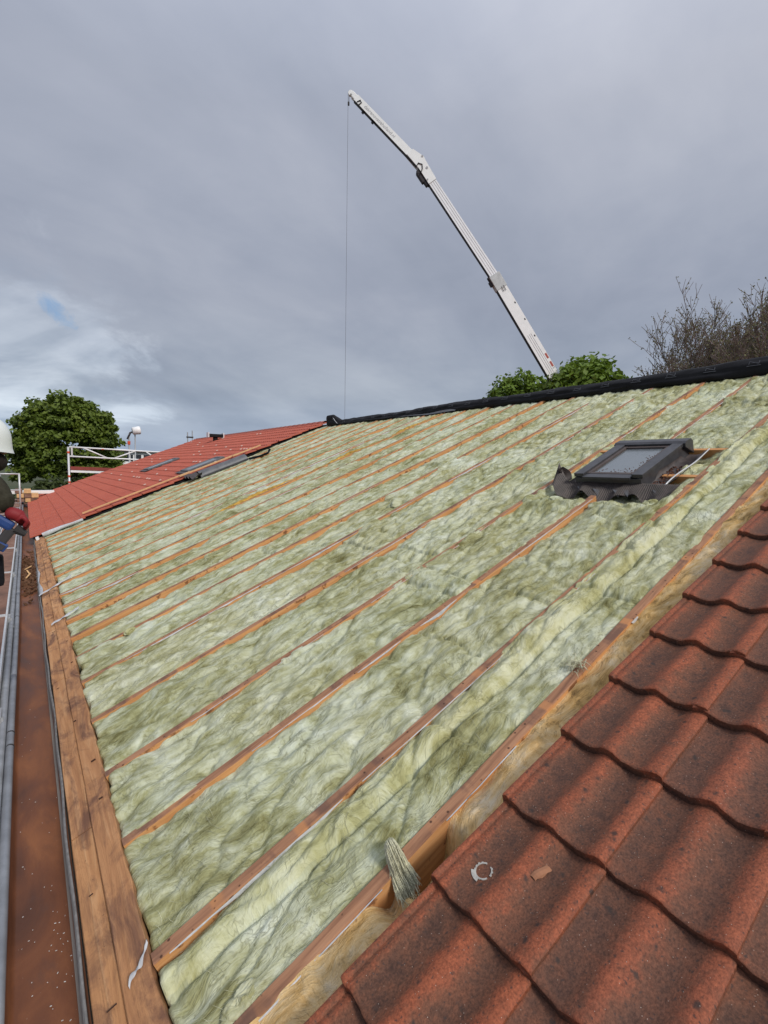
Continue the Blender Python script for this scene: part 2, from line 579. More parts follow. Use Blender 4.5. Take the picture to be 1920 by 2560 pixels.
NEWTILE = material('new red tile', new_tile_fn, 0.55, 0.4)
MEMB = plain('black membrane', (0.0085, 0.0085, 0.0105), 0.62, 0.22, 0.0, 0.3, 6.0)
PRINT = plain('grey print', (0.085, 0.09, 0.105), 0.7)
FILM = plain('white film', (0.50, 0.51, 0.53), 0.6, 0.3, 0.0, 0.25, 25.0)
FELT = None


def felt_fn(q, b):
    uv = q.uv()
    br = q.node('ShaderNodeTexBrick', {'Vector': uv, 'Scale': 1.0, 'Color1': (0.23, 0.235, 0.26, 1), 'Color2': (0.25, 0.25, 0.28, 1), 'Mortar': (0.12, 0.12, 0.135, 1), 'Mortar Size': 0.0014, 'Brick Width': 0.009, 'Row Height': 0.009})
    br.offset = 0.0
    c = q.mix(q.ramp(q.noise(uv, 7.0, 5.0, 0.6), [(0.35, 0.0), (0.7, 0.7)]), br.outputs[0], (0.14, 0.13, 0.13))
    q.set(b.inputs['Base Color'], c)


FELT = material('woven underlay', felt_fn, 0.7)
FRAME = plain('anthracite aluminium', (0.062, 0.062, 0.068), 0.42, 0.5, 0.2, 0.35, 14.0)
FLASH = plain('brown grey flashing', (0.062, 0.048, 0.044), 0.5, 0.5, 0.0, 0.6, 20.0)
GREYF = plain('grey flashing', (0.115, 0.12, 0.13), 0.5, 0.45, 0.1, 0.3, 12.0)
PINE = plain('fresh pine', (0.66, 0.41, 0.20), 0.7, 0.25, 0.0, 0.2, 12.0)
WHITEP = plain('white paint', (0.86, 0.87, 0.87), 0.4, 0.5, 0.0, 0.06, 4.0)
ALUP = plain('ribbed boom aluminium', (0.84, 0.85, 0.88), 0.42, 0.5, 0.0, 0.06, 3.0)
UNDER = plain('boom shade and dark fittings', (0.035, 0.031, 0.037), 0.6)  # near-black: shade painted on the boom underside, dark fittings too
GREYP = plain('grey lettering', (0.40, 0.40, 0.42), 0.6)
REDM = plain('red marking', (0.42, 0.10, 0.08), 0.6)
ORANGE = plain('orange clamp', (0.65, 0.10, 0.05), 0.6)
TREDD = plain('scaffold red board', (0.26, 0.055, 0.045), 0.7)
BARK = plain('bark', (0.060, 0.045, 0.038), 0.95, 0.1, 0.0, 0.4, 6.0)
BARK2 = plain('grey brown bark', (0.22, 0.18, 0.16), 0.95, 0.1, 0.0, 0.4, 6.0)


def leaf_fn(a, b_, c_):
    def fn(q, b):
        n = q.noise(q.pos(), 0.9, 3.0, 0.6)
        n2 = q.noise(q.pos(), 9.0, 2.0, 0.6)
        f = q.math('ADD', q.math('MULTIPLY', n, 0.6), q.math('MULTIPLY', n2, 0.4))
        q.set(b.inputs['Base Color'], q.ramp(f, [(0.35, a), (0.5, b_), (0.66, c_)]))
        b.inputs['Transmission Weight'].default_value = 0.0
        tr = q.node('ShaderNodeBsdfTranslucent', {'Color': (*[x * 1.5 for x in b_], 1)})
        mx = q.node('ShaderNodeMixShader', {0: 0.22})
        out = [k for k in q.nt.nodes if k.type == 'OUTPUT_MATERIAL'][0]
        q.nt.links.new(b.outputs[0], mx.inputs[1]); q.nt.links.new(tr.outputs[0], mx.inputs[2])
        q.nt.links.new(mx.outputs[0], out.inputs['Surface'])
    return fn


LEAF = material('maple leaf', leaf_fn((0.062, 0.098, 0.014), (0.108, 0.155, 0.020), (0.165, 0.210, 0.030)), 0.55, 0.3)
LEAF2 = material('bright leaf', leaf_fn((0.085, 0.140, 0.016), (0.130, 0.205, 0.024), (0.185, 0.280, 0.040)), 0.55, 0.3)
BUD = material('young bud', leaf_fn((0.12, 0.115, 0.06), (0.16, 0.155, 0.08), (0.20, 0.195, 0.11)), 0.7, 0.2)
HEDGE = material('hedge leaf', leaf_fn((0.030, 0.045, 0.014), (0.050, 0.070, 0.020), (0.075, 0.095, 0.030)), 0.7, 0.2)


def glass_fn(q, b):
    q.set(b.inputs['Base Color'], (0.25, 0.28, 0.295))
    b.inputs['Metallic'].default_value = 0.6
    n = q.noise(q.pos(), 12.0, 5.0, 0.6)
    q.set(b.inputs['Roughness'], q.ramp(n, [(0.3, 0.10), (0.7, 0.30)]))


GLASS = material('dusty window glass', glass_fn, 0.15, 0.6)

# ================================================================== SETTING
gm = MB()
gm.add([(-900, -900, GROUND), (900, -900, GROUND), (900, 900, GROUND), (-900, 900, GROUND)], [(0, 1, 2, 3)])


def ground_fn(q, b):
    v = q.pos()
    n = q.noise(v, 0.05, 6.0, 0.6)
    c = q.ramp(n, [(0.42, (0.045, 0.070, 0.022)), (0.55, (0.075, 0.090, 0.035)), (0.66, (0.085, 0.082, 0.075))])
    q.set(b.inputs['Base Color'], q.mix(q.noise(v, 3.0, 5.0), c, (0.06, 0.065, 0.04)))


tag(gm.build('ground', material('grass and paving', ground_fn, 0.95)), kind='structure')
pm = MB().box((-1.9, 12, GROUND + 0.03), 2.8, 34, 0.06)
tag(pm.build('pavement', plain('concrete paving', (0.20, 0.19, 0.18), 0.9, 0.2, 0, 0.3, 2.0)), kind='structure')

# ================================================================== HOUSE
Y0, Y1 = -1.3, 26.6
REDY = 12.75
house = empty('house', (6.6, 12.0, GROUND))
tag(house, 'long low house with its roof half stripped down to the rafters', 'house')
zr = RIDGE * math.sin(TH); xr = RIDGE * math.cos(TH)
bx = 2 * xr + 0.45
w = MB()
for (xa, ya, xb, yb) in ((-0.40, Y0 + .1, -0.40, Y1 - .1), (bx, Y1 - .1, bx, Y0 + .1)):
    w.box(((xa + xb) / 2, (ya + yb) / 2, (GROUND - 0.30) / 2), 0.24, abs(yb - ya), -GROUND - 0.30 - 0.05 + 0.0)
for yy in (Y0 + .2, Y1 - .2):
    k = [(-0.5, yy, GROUND), (bx, yy, GROUND), (bx, yy, -0.32), (xr, yy, zr - 0.25), (-0.5, yy, -0.40)]
    w.prism([Vector(p) for p in k], Vector((0, 0.2 if yy < 0 else -0.2, 0)))
w.build('wall', BRICK, house)
bk = MB()
bk.prism([Vector((xr + .02, Y0, zr)), Vector((bx + .6, Y0, -0.45)), Vector((bx + .6, Y0, -0.60)), Vector((xr + .02, Y0, zr - 0.2))], Vector((0, Y1 - Y0, 0)))
bk.build('back_slope', NEWTILE, house)
dk = MB().rbox(EAVE, RIDGE - .02, Y0, Y1, -0.22, -0.19)
dk.build('inner_lining', plain('dark board lining', (0.10, 0.07, 0.05), 0.9), house)

# rafters -----------------------------------------------------------
RY_LIST = [1.19, 1.585, 2.19, 2.74, 3.385, 4.05, 4.59, 5.17, 5.75, 6.36, 6.95, 7.55, 8.13, 8.75, 9.35, 9.95, 10.5, 11.1, 11.7, 12.3]
HW = 0.0235


def rafter(y, s0, s1, seed):
    ns = int((s1 - s0) / 0.16) + 2
    ss = np.linspace(s0, s1, ns)
    wob = 0.004 * perlin(ss * 0.7, ss * 0 + seed, 3)
    nn = 0.005 * perlin(ss * 0.9, ss * 0 + seed, 5)
    prof = [(-HW, -0.17), (-HW, -0.004), (-HW + .004, 0.0), (HW - .004, 0.0), (HW, -0.004), (HW, -0.17)]
    V = []; UV = []
    acc = [0, .166, .172, .211, .217, .383]
    for j, (dy, dn) in enumerate(prof):
        V.append(Pn(ss, y + dy + wob, dn + nn)); UV.append(np.stack([ss + seed * 1.7, np.full(ns, acc[j] + seed * .37)], 1))
    V = np.stack(V, 0).reshape(-1, 3); UV = np.stack(UV, 0).reshape(-1, 2)
    F = grid_faces(6, ns)
    n0 = len(V)
    F = np.concatenate([F, [[0, ns, 4 * ns, 5 * ns], [ns, 2 * ns, 3 * ns, 4 * ns], [ns - 1, 6 * ns - 1, 5 * ns - 1, 2 * ns - 1], [2 * ns - 1, 5 * ns - 1, 4 * ns - 1, 3 * ns - 1]]])
    me = fast_mesh('rafter', V, F, [RAFT_T, RAFT_S], False, UV)
    mi = np.zeros(len(F), np.int32)
    k = ns - 1
    mi[:k] = 1; mi[4 * k:] = 1
    mi[5 * k:] = 0
    me.polygons.foreach_set('material_index', mi)
    return link(bpy.data.objects.new('rafter', me), house)


def film(parent, y, s0, s1, wmax, seed, ragged=0.6, far=False):
    """strip of white underlay left hanging on the near side of a rafter"""
    ns = max(12, int((s1 - s0) / 0.008))
    ss = np.linspace(s0, s1, ns)
    e = np.clip(np.minimum(ss - s0, s1 - ss) / (0.35 * (s1 - s0)), 0, 1) ** .7
    wd = wmax * e * np.clip(0.50 + 1.3 * fbm(ss * 2.6, ss * 0 + seed, 11), 0.0, 1.6)
    wd = wd + 0.25 * wd * fbm(ss * 30, ss * 0 + seed, 13, 2)
    wd = np.maximum(wd, 0.0)
    t0 = 0.0025 + 0.004 * np.clip(fbm(ss * 4, ss * 0 + seed, 14), 0, 1)
    off = -HW - 0.004 + 0.004 * perlin(ss * 0.7, ss * 0, 3)
    crk = 0.003 * fbm(ss * 9, ss * 0 + seed, 12)
    A = np.stack([Pn(ss, y + off + .001, -t0), Pn(ss, y + off - 0.003 + crk, -t0 - wd * .55), Pn(ss, y + off - 0.002 - crk, -t0 - wd)], 0)
    me = fast_mesh('film_strip', A.reshape(-1, 3), grid_faces(3, ns), FILM, True)
    return link(bpy.data.objects.new('film_strip', me), parent)


rafters = []
for i, y in enumerate(RY_LIST):
    if i == 2:
        ra = rafter(y, EAVE, 3.36, i); rafter(y, 4.42, RIDGE, i + 40)
    else:
        ra = rafter(y, EAVE, RIDGE, i)
    rafters.append(ra)
FILMS = {0: [(-.33, .30, .006), (.60, 1.0, .014), (1.92, 1.98, .016)], 1: [(-.30, .40, .022), (.5, 1.5, .004), (1.7, 2.4, .003)], 2: [(.25, .8, .004), (.9, 1.22, .010), (1.38, 1.70, .022), (2.2, 3.3, .006), (4.6, 6.9, .006)],
         3: [(.1, .40, .006), (.6, 1.0, .006), (1.4, 2.7, .006), (3.4, 3.9, .018), (4.8, 5.2, .008), (6.95, 7.1, .03)], 4: [(1.6, 2.6, .004), (4.2, 6.0, .012), (6.3, 7.1, .018)], 5: [(-.05, 2.2, .020), (2.6, 3.1, .010), (3.5, 4.3, .022), (5.2, 6.8, .012)],
         7: [(2.6, 3.4, .006)], 9: [(-.3, .5, .018)], 10: [(-.34, .10, .02), (2.4, 3.4, .006)], 12: [(.9, 6.9, .030)], 14: [(3.2, 4.2, .012)], 16: [(4.4, 5.0, .014)]}
for i, lst in FILMS.items():
    for k, (a, b, wd) in enumerate(lst):
        film(rafters[i], RY_LIST[i], a, b, wd, i * 7 + k)
# trimmers beside the roof window
for (s, ya, yb) in ((3.83, 1.585 + HW, 1.86), (4.43, 1.585 + HW, 2.74 - HW)):
    mb = MB().rbox(s - .022, s + .022, ya, yb, -0.15, -0.004)
    mb.build('trimmer', RAFT_S, house, bevel=0.002)

# insulation -------------------------------------------------------
HF = {}


def batt_height(i, s, y, y0, y1):
    wy = y + 0.05 * fbm(s * 1.6, y * 1.6, 60 + i, 3)
    ws = s + 0.08 * fbm(s * 1.9 + 4, y * 1.9, 70 + i, 3)
    n = -0.006 + 0.022 * fbm(ws * 0.9, wy * 1.8, 10 + i, 3)
    n = n + 0.014 * fbm(ws * 4.0, wy * 8.0, 20 + i, 4, 0.55)
    rd = 1 - np.abs(perlin(ws * 2.6, wy * 6.5, 30 + i)) * 2.6
    n = n - 0.022 * np.clip(rd, 0, 1) ** 4
    n = n + 0.026 * np.abs(perlin(ws * 6.0, wy * 9.0, 33 + i)) + 0.014 * np.abs(perlin(ws * 13.0, wy * 19.0, 36 + i)) - 0.008
    # spills a little over the rafters here and there
    sp = np.clip(fbm(s * 0.8, 0 * s + i * 2.1, 46, 3) - 0.03, 0, 1)
    n = n + 0.06 * sp * np.exp(-((y - y0) / 0.06) ** 2)
    sp2 = np.clip(fbm(s * 0.9, 0 * s + i * 3.3, 47, 3) - 0.16, 0, 1)
    n = n + 0.07 * sp2 * np.exp(-((y1 - y) / 0.05) ** 2)
    # butt joints between the lengths of wool
    for jn in range(3):
        sj = 0.9 + jn * 2.1 + 1.1 * math.sin(i * 12.9898 + jn * 4.1) + 0.05 * fbm(y * 3, 0 * y + i + jn, 48, 3)
        n = n - 0.020 * np.exp(-((s - sj) / 0.012) ** 2) + 0.010 * math.sin(i * 3.7 + jn * 2.3) * np.tanh((s - sj) / 0.02) * np.exp(-((s - sj) / 0.35) ** 2)
    # sag away from the near face of the next rafter, in stretches
    D = np.clip(0.006 + 0.120 * fbm(s * 0.55, 0 * s + i * 5.3, 44, 3), 0.0, 0.085)
    if i < 5:
        D = D * 0.75
    n = n - D * np.exp(-((y1 - y) / 0.085) ** 2)
    n = n - 0.010 * np.exp(-((y - y0) / 0.03) ** 2)
    return n


def batt(i, y0, y1, s0, s1, ds, nv, label, mod=None, mat=None):
    ns = int((s1 - s0) / ds) + 1
    ss = np.linspace(s0, s1, ns)
    yy = np.linspace(y0 - 0.004, y1 + 0.004, nv)
    sg, yg = np.meshgrid(ss, yy, indexing='ij')
    # uneven torn foot along the eaves board
    foot = 0.03 * fbm(yg * 5.0, yg * 0 + i, 81, 3)
    t = np.clip(1 - (sg - s0) / 0.25, 0, 1)
    sg2 = sg + foot * t
    n = batt_height(i, sg2, yg, y0, y1)
    n = n - 0.03 * np.clip(1 - (sg - s0) / 0.03, 0, 1) ** 2
    if mod is not None:
        n = mod(sg2, yg, n)
    V = Pn(sg2, yg, n)
    V[0] -= np.array(RN) * 0.06
    for e_ in (0, -1):
        V[:, e_] -= np.array(RN) * np.clip(n[:, e_] + 0.02, 0, 1)[:, None]
    UV = np.stack([sg2 + i * 3.7, yg + i * 1.9], -1)
    me = fast_mesh('insulation_batt', V.reshape(-1, 3), grid_faces(ns, nv), mat or [WOOL], True, UV.reshape(-1, 2))
    o = link(bpy.data.objects.new('insulation_batt', me))
    tag(o, label, 'insulation', 'strips of mineral wool between the rafters')
    HF[i] = (ss, yy, n)
    return o


def mod_fold(s, y, n):
    """the strip next to the old tiles: a rolled fold lies along the upper rafter"""
    yc = 1.485 + 0.020 * fbm(s * 1.3, 0 * s, 91, 3)
    wd = 0.062 + 0.016 * perlin(s * 2.0, 0 * s, 92)
    t = np.clip(1 - np.abs((y - yc) / wd), 0, 1)
    amp = 0.030 + 0.02 * perlin(s * 1.1, 0 * s, 93)
    n = n * 0.75 + amp * np.sqrt(t) + 0.006
    cr = yc - wd * 1.0
    n = n - 0.026 * np.exp(-((y - cr) / 0.014) ** 2)
    # the strip turns up in a lap near the foot
    cr2 = 0.62 + (y - 1.40) * 1.1 + 0.10 * fbm(y * 5, 0 * y, 95, 2)
    n = n - 0.016 * np.exp(-((s - cr2) / 0.022) ** 2)
    cr3 = 0.10 + (y - 1.40) * 2.2 + 0.12 * fbm(y * 4, 0 * y, 96, 2)
    n = n - 0.012 * np.exp(-((s - cr3) / 0.025) ** 2)
    return n


def mod_win(s, y, n):
    """wool pushed down and torn under the roof window"""
    t = np.clip((s - 3.25) / 0.12, 0, 1) * np.clip((4.5 - s) / 0.1, 0, 1)
    m = np.clip((y - 1.66) / 0.10, 0, 1) * np.clip((2.72 - y) / 0.12, 0, 1)
    n = n - 0.07 * t * m
    b = np.exp(-((s - 3.20) / 0.07) ** 2) * np.clip((y - 1.66) / 0.1, 0, 1)
    return n + 0.03 * b * (0.6 + fbm(s * 5, y * 6, 97, 2))


ORD = ['first', 'second', 'third', 'fourth', 'fifth', 'sixth', 'seventh', 'eighth', 'ninth', 'tenth', 'eleventh', 'twelfth', 'thirteenth', 'fourteenth', 'fifteenth', 'sixteenth', 'seventeenth', 'eighteenth', 'nineteenth', 'twentieth']
batts = []
for i in range(len(RY_LIST)):
    y0 = RY_LIST[i]
    y1 = RY_LIST[i + 1] if i + 1 < len(RY_LIST) else REDY + 0.15
    ds, nv = (0.011, 44) if i < 2 else (0.013, 44) if i < 5 else (0.02, 26) if i < 9 else (0.035, 18)
    lab = f'sage green mineral wool in the {ORD[i]} rafter bay from the brown tiles'
    mod = None
    if i == 0:
        lab = 'yellowish mineral wool with a rolled fold in the bay beside the brown tiles'; mod = mod_fold
    elif i == 1:
        lab = 'wide strip of sage mineral wool tucked under the right side of the roof window'; mod = mod_win
    elif i == 2:
        lab = 'sage mineral wool torn under the left side of the dark roof window'; mod = mod_win
    elif i == len(RY_LIST) - 1:
        lab = 'last strip of green mineral wool along the edge of the new red tiles'
    o = batt(i, y0, y1, EAVE - 0.012, RIDGE - 0.02, ds, nv, lab, mod, [WOOL, WOOL_Y] if i == 0 else [WOOL])
    if i == 0:
        ss_, yy_, _n = HF[0]
        jj = np.tile(np.arange(nv - 1), len(ss_) - 1)
        sm_ = np.repeat(ss_[:-1], nv - 1)
        lim = 1.425 + 0.020 * fbm(sm_ * 1.3, 0 * sm_, 91, 3) - 0.016 * perlin(sm_ * 2.0, 0 * sm_, 92)
        o.data.polygons.foreach_set('material_index', (yy_[jj] > lim).astype(np.int32))
    batts.append(o)


def height_at(i, s, y):
    ss, yy, n = HF[i]
    a = np.clip(((s - ss[0]) / (ss[1] - ss[0])).astype(int), 0, len(ss) - 1)
    b = np.clip(((y - yy[0]) / (yy[1] - yy[0])).astype(int), 0, len(yy) - 1)
    return n[a, b]


def fibres(i, count, smax, ln=(0.03, 0.10), wd=0.0008):
    """loose strands lying on one strip"""
    ss, yy, n = HF[i]
    s = rng.uniform(ss[0] + .02, min(smax, ss[-1] - .05), count)
    y = rng.uniform(yy[0] + .02, yy[-1] - .02, count)
    L = rng.uniform(*ln, count)
    a = rng.normal(0.0, 0.5, count) + 0.9 * perlin(s * 1.6, y * 1.6, 50 + i) * 2
    k = rng.normal(0, 3.0, count)
    m = 5
    pts = []
    for j in range(m):
        t = j / (m - 1)
        ang = a + k * L * t
        ps = s + np.cos(ang) * L * t
        py = np.clip(y + np.sin(ang) * L * t, yy[0], yy[-1])
        h = height_at(i, ps, py) + 0.003 + 0.006 * rng.random(count) * math.sin(math.pi * t)
        pts.append((ps, py, h, ang))
    V = []
    for j, (ps, py, h, ang) in enumerate(pts):
        ww = wd * (1 - abs(j / (m - 1) - .5) * 1.4)
        V.append(Pn(ps - np.sin(ang) * ww, py + np.cos(ang) * ww, h)); V.append(Pn(ps + np.sin(ang) * ww, py - np.cos(ang) * ww, h + .0008))
    V = np.stack(V, 1).reshape(-1, 3)
    base = np.arange(count)[:, None] * (2 * m)
    F = np.concatenate([base + np.array([[2 * j, 2 * j + 1, 2 * j + 3, 2 * j + 2]]) for j in range(m - 1)], 0)
    me = fast_mesh('loose_fibre', V, F, FIB, True)
    o = link(bpy.data.objects.new('loose_fibre', me), batts[i])
    o['kind'] = 'stuff'


FIB = plain('loose wool fibre', (0.50, 0.50, 0.33), 1.0, 0.05, 0, 0.45, 3.0)
for i, cnt in ((0, 2500), (1, 4500), (2, 4000), (3, 3000), (4, 2000)):
    fibres(i, cnt, 6.0)

# old yellow glass wool between the last bared rafter and the tile edge
ns, nv = 560, 22
ss = np.linspace(EAVE + .0, 6.9, ns); yy = np.linspace(0.93, 1.19 - HW + .004, nv)
sg, yg = np.meshgrid(ss, yy, indexing='ij')
n = 0.012 + 0.022 * fbm(sg * 2.2, yg * 4, 101, 4) + 0.014 * fbm(sg * 9, yg * 12, 102, 3)
n = n - 0.024 * np.clip((yg - 1.10) / 0.06, 0, 1)
hole = np.exp(-((sg - 0.47) / 0.11) ** 4) + 0.6 * np.exp(-((sg - 0.30) / 0.04) ** 2)
n = n - 0.15 * np.clip(hole, 0, 1)
me = fast_mesh('old_wool_strip', Pn(sg, yg, n).reshape(-1, 3), grid_faces(ns, nv), YELLOW, True, np.stack([sg * 1.3 + 20, yg * 1.3], -1).reshape(-1, 2))
tag(link(bpy.data.objects.new('old_wool_strip', me)), 'tan and yellow old glass wool strip between last rafter and brown tiles', 'insulation')

# ochre wool lumps lying in a far bay
lum = MB()
A = []
for k in range(300):
    s = 1.2 + 5.7 * k / 299
    row = []
    env = 0.25 + 0.75 * float(np.clip(fbm(np.array(s * 0.9), np.array(0.3), 111, 2) + .6, 0, 1))
    for j in range(9):
        a = math.pi * j / 8
        rr = 1 + 0.5 * float(fbm(np.array(s * 6.0), np.array(j * .5), 112, 3))
        row.append(tuple(P(s, 7.63 - math.cos(a) * 0.10 * env * rr + 0.02 * math.sin(s * 3), -0.035 + math.sin(a) * 0.055 * env * rr)))
    A.append(row)
lum.grid(np.array(A))
OCH = plain('ochre wool', (0.50, 0.30, 0.07), 1.0, 0.05, 0, 0.55, 14.0, 0.8)
tag(lum.build('ochre_wool_scrap', OCH, smooth=True), 'crumbly ochre yellow wool lying along a far rafter', 'insulation')

# wool tuft draped over the rafter beside the tiles
tu = []
for k in range(70):
    u = k / 69
    row = []
    for j in range(22):
        t = j / 21
        # path over the rafter: up from the bay, over the top, down into the gap
        yv = 1.245 - 0.125 * t
        nv_ = 0.022 + 0.052 * math.sin(math.pi * min(1, t * 1.4)) - 0.15 * max(0, t - 0.45) ** 1.2
        sp = 0.026 + 0.018 * t
        rib = 0.0028 * math.sin(u * 31 + 1.7 * math.sin(t * 4)) + 0.0020 * math.sin(u * 57 + t * 5) + 0.002 * math.sin(u * 97 - t * 4)
        edge = (1 - (2 * u - 1) ** 4)
        row.append(tuple(P(0.405 - 0.04 * t + (u - .5) * 2 * sp, yv - rib * (0.3 + t) - .018 * t * math.sin(u * 23) ** 2 * (t > .8), (nv_ + rib) * edge - 0.02 * (1 - edge))))
    tu.append(row)
TU = np.array(tu)
mb = MB().grid(TU)
rt = random.Random(77)
for k in range(300):
    u = rt.random(); t0 = rt.uniform(0, .45); t1 = min(1.0, t0 + rt.uniform(.35, .75))
    pts = []
    dj = rt.gauss(0, .03)
    for j in range(7):
        t = t0 + (t1 - t0) * j / 6
        uu = min(max(u + dj * math.sin(3 * t) + rt.gauss(0, .006), 0), 1)
        p_ = Vector(TU[int(uu * 69), int(t * 21)])
        pts.append(p_ + RN * rt.uniform(.0, .006) + RY * rt.uniform(-.005, .002))
    tail = pts[-1] + (pts[-1] - pts[-3]) * rt.uniform(.2, .9) + RS * rt.gauss(0, .006)
    pts.append(tail)
    mb.tube(pts, [.0009, .0015, .0017, .0017, .0016, .0014, .0011, .0004], 4, cap=False)
TUFT = plain('pale wool tuft', (0.62, 0.61, 0.44), 1.0, 0.05, 0, 0.35, 60.0, 0.8)
tag(mb.build('wool_tuft', TUFT, smooth=True), 'pale stringy tuft of wool draped over the rafter beside the brown tiles', 'wool tuft')


def strand_bunch(name, c, label, count, ln, spread, seed):
    r = random.Random(seed)
    mb = MB()
    for k in range(count):
        a = r.uniform(0, 6.28); L = r.uniform(*ln)
        p0 = Vector((c[0] + r.gauss(0, spread), c[1] + r.gauss(0, spread)))
        cur = r.uniform(-6, 6)
        pts = []
        for j in range(6):
            t = j / 5
            an = a + cur * L * t * 2
            pts.append(P(p0.x + math.cos(an) * L * t, p0.y + math.sin(an) * L * t, c[2] + 0.03 * math.sin(math.pi * t) * r.uniform(.3, 1) + 0.004))
        mb.tube(pts, [0.0010, .0016, .0018, .0016, .0012, .0005], 4)
    return tag(mb.build(name, TUFT, smooth=True), label, 'wool tuft')


strand_bunch('wool_tuft', (1.50, 1.20, 0.006), 'thin pale wool strands caught across the rafter halfway up the brown tiles', 40, (.02, .06), .014, 4)

# eaves boards --------------------------------------------------------
def eboard(s0, s1, y0, y1, n0, n1, seed, torn):
    m = max(4, int((y1 - y0) / 0.03))
    ys = np.linspace(y0, y1, m)
    lo = s0 + 0.004 * fbm(ys * 1.2, ys * 0 + seed, 121, 2)
    hi = s1 + (0.012 if torn else 0.003) * fbm(ys * (5 if torn else 1.5), ys * 0 + seed, 122, 4)
    top = n1 + 0.004 * fbm(ys * 1.1, ys * 0 + seed, 123, 3)
    b = 0.004
    prof = [Pn(lo, ys, n0 + 0 * ys), Pn(lo, ys, top - b), Pn(lo + b, ys, top), Pn((lo + hi) / 2, ys, top + 0.002 * fbm(ys * 4, ys * 0 + seed, 124, 2)), Pn(hi - b, ys, top), Pn(hi, ys, top - b), Pn(hi, ys, n0 + 0 * ys)]
    V = np.stack(prof, 0)
    F = grid_faces(7, m)
    ends = [[0, m, 5 * m, 6 * m], [m, 2 * m, 4 * m, 5 * m], [m - 1, 7 * m - 1, 6 * m - 1, 2 * m - 1], [2 * m - 1, 6 * m - 1, 5 * m - 1, 3 * m - 1]]
    me = fast_mesh('eaves_board', V.reshape(-1, 3), np.concatenate([F, ends]), BOARD, False)
    return link(bpy.data.objects.new('eaves_board', me), house)


y = 0.55 - 1.8
k = 0
while y < REDY + .2:
    L = random.uniform(1.3, 2.4) if y < 6 else random.uniform(0.5, 1.1)
    y2 = min(y + L, REDY + .25)
    dn = random.uniform(-.003, .004)
    eboard(-0.535, -0.446, y + .003, y2 - .003, -0.05, -0.004 + dn, k, False); k += 1
    y = y2
y = 0.1 - 1.3
while y < REDY + .2:
    L = random.uniform(0.9, 2.0) if y < 6 else random.uniform(0.4, 0.9)
    y2 = min(y + L, REDY + .25)
    dn = random.uniform(-.003, .005)
    eboard(-0.444, -0.352, y + .002, y2 - .002, -0.045, 0.009 + dn, 50 + k, True); k += 1
    y = y2
# torn end laps on the boards (nail slots)
for k in range(22):
    yv = 0.95 + k * 0.52 + random.uniform(-.12, .12)
    sa_ = random.choice((-.50, -.47, -.43, -.39)) + random.uniform(-.01, .01)
    sl_ = random.uniform(.008, .03); mb = MB().rbox(sa_, sa_ + sl_, yv, yv + random.uniform(.002, .005), 0.0, 0.0145 if sa_ > -.455 else 0.003)
    mb.build('nail_slot', plain('dark slot', (0.06, 0.03, 0.02), 0.9) if k == 0 else bpy.data.materials['dark slot'], house)

# gutter ---------------------------------------------------------------
ys = np.linspace(Y0, Y1 + .2, 240)
prof = [(-0.499, -0.205), (-0.502, -0.218), (-0.508, -0.330), (-0.520, -0.340), (-0.60, -0.347), (-0.69, -0.342), (-0.703, -0.330), (-0.710, -0.250), (-0.712, -0.232)]
A = np.array([[(x + 0.003 * math.sin(yv * 1.3 + j), yv, z + 0.002 * math.sin(yv * 2.1 + j * 2)) for yv in ys] for j, (x, z) in enumerate(prof)])
gut = MB().grid(A).build('gutter', GUT, house, smooth=True)
lip = MB()
for a in np.arange(Y0, Y1, 3.0):
    b = min(a + 3.0, Y1)
    m = 16
    lip.tube([(-0.729 + 0.002 * math.sin(q * 1.3), q, -0.228) for q in np.linspace(a + .002, b - .002, m)], 0.0205, 12)
lip.build('gutter_lip', ZINC, gut, smooth=True)
lj = MB()
for yv in (1.35, 3.5, 3.68, 6.5, 9.5, 12.5):
    lj.tube([(-0.729, yv, -0.228), (-0.729, yv + .012, -0.228)], 0.0222, 12)
lj.build('lip_joint', DARK, gut)
ls = MB()
A = np.array([[(x + 0.004 * math.sin(yv * 2.2) + 0.003 * math.sin(yv * 7), yv, z + 0.004 * math.sin(yv * 3.1)) for yv in ys] for (x, z) in ((-0.497, -0.24), (-0.500, -0.203), (-0.507, -0.200), (-0.512, -0.240))])
ls.grid(A).build('lead_edge', LEAD, gut, smooth=True)

FLK = plain('paint flake', (0.60, 0.60, 0.58), 0.8)
mb = MB()
for k in range(80):
    yv = 1.2 + abs(random.gauss(0, 1.6)) if k % 3 else random.gauss(1.9, .25)
    x = -0.60 + random.uniform(-.08, .085) if k % 3 else random.gauss(-.56, .02)
    x = min(max(x, -.69), -.525)
    a = random.uniform(0, 6.3); L = random.uniform(.0008, .0032); w_ = random.uniform(.0005, .0013)
    mb.box((x, yv, -0.3415), L * 2, w_ * 2, 0.0016, (Vector((math.cos(a), math.sin(a), 0)), Vector((-math.sin(a), math.cos(a), 0)), Vector((0, 0, 1))))
tag(mb.build('paint_flakes', FLK), 'white paint flakes scattered in the brown gutter', 'flakes', kind='stuff')
mb = MB()
for k in range(420):
    yv = random.gauss(9.6, .9); x = random.uniform(-.69, -.53)
    sz = random.uniform(.01, .035)
    mb.box((x, yv, -0.335 + sz * .3), sz * 1.6, sz, sz * .6, tuple(Euler((random.uniform(-.5, .5), random.uniform(-.5, .5), random.uniform(0, 6))).to_matrix().transposed()[q] for q in range(3)))
tag(mb.build('gutter_debris', plain('brown crumbs', (0.14, 0.075, 0.045), 0.95, 0.1, 0, .5, 9)), 'heap of brown dirt and crumbs lying in the gutter', 'debris', kind='stuff')
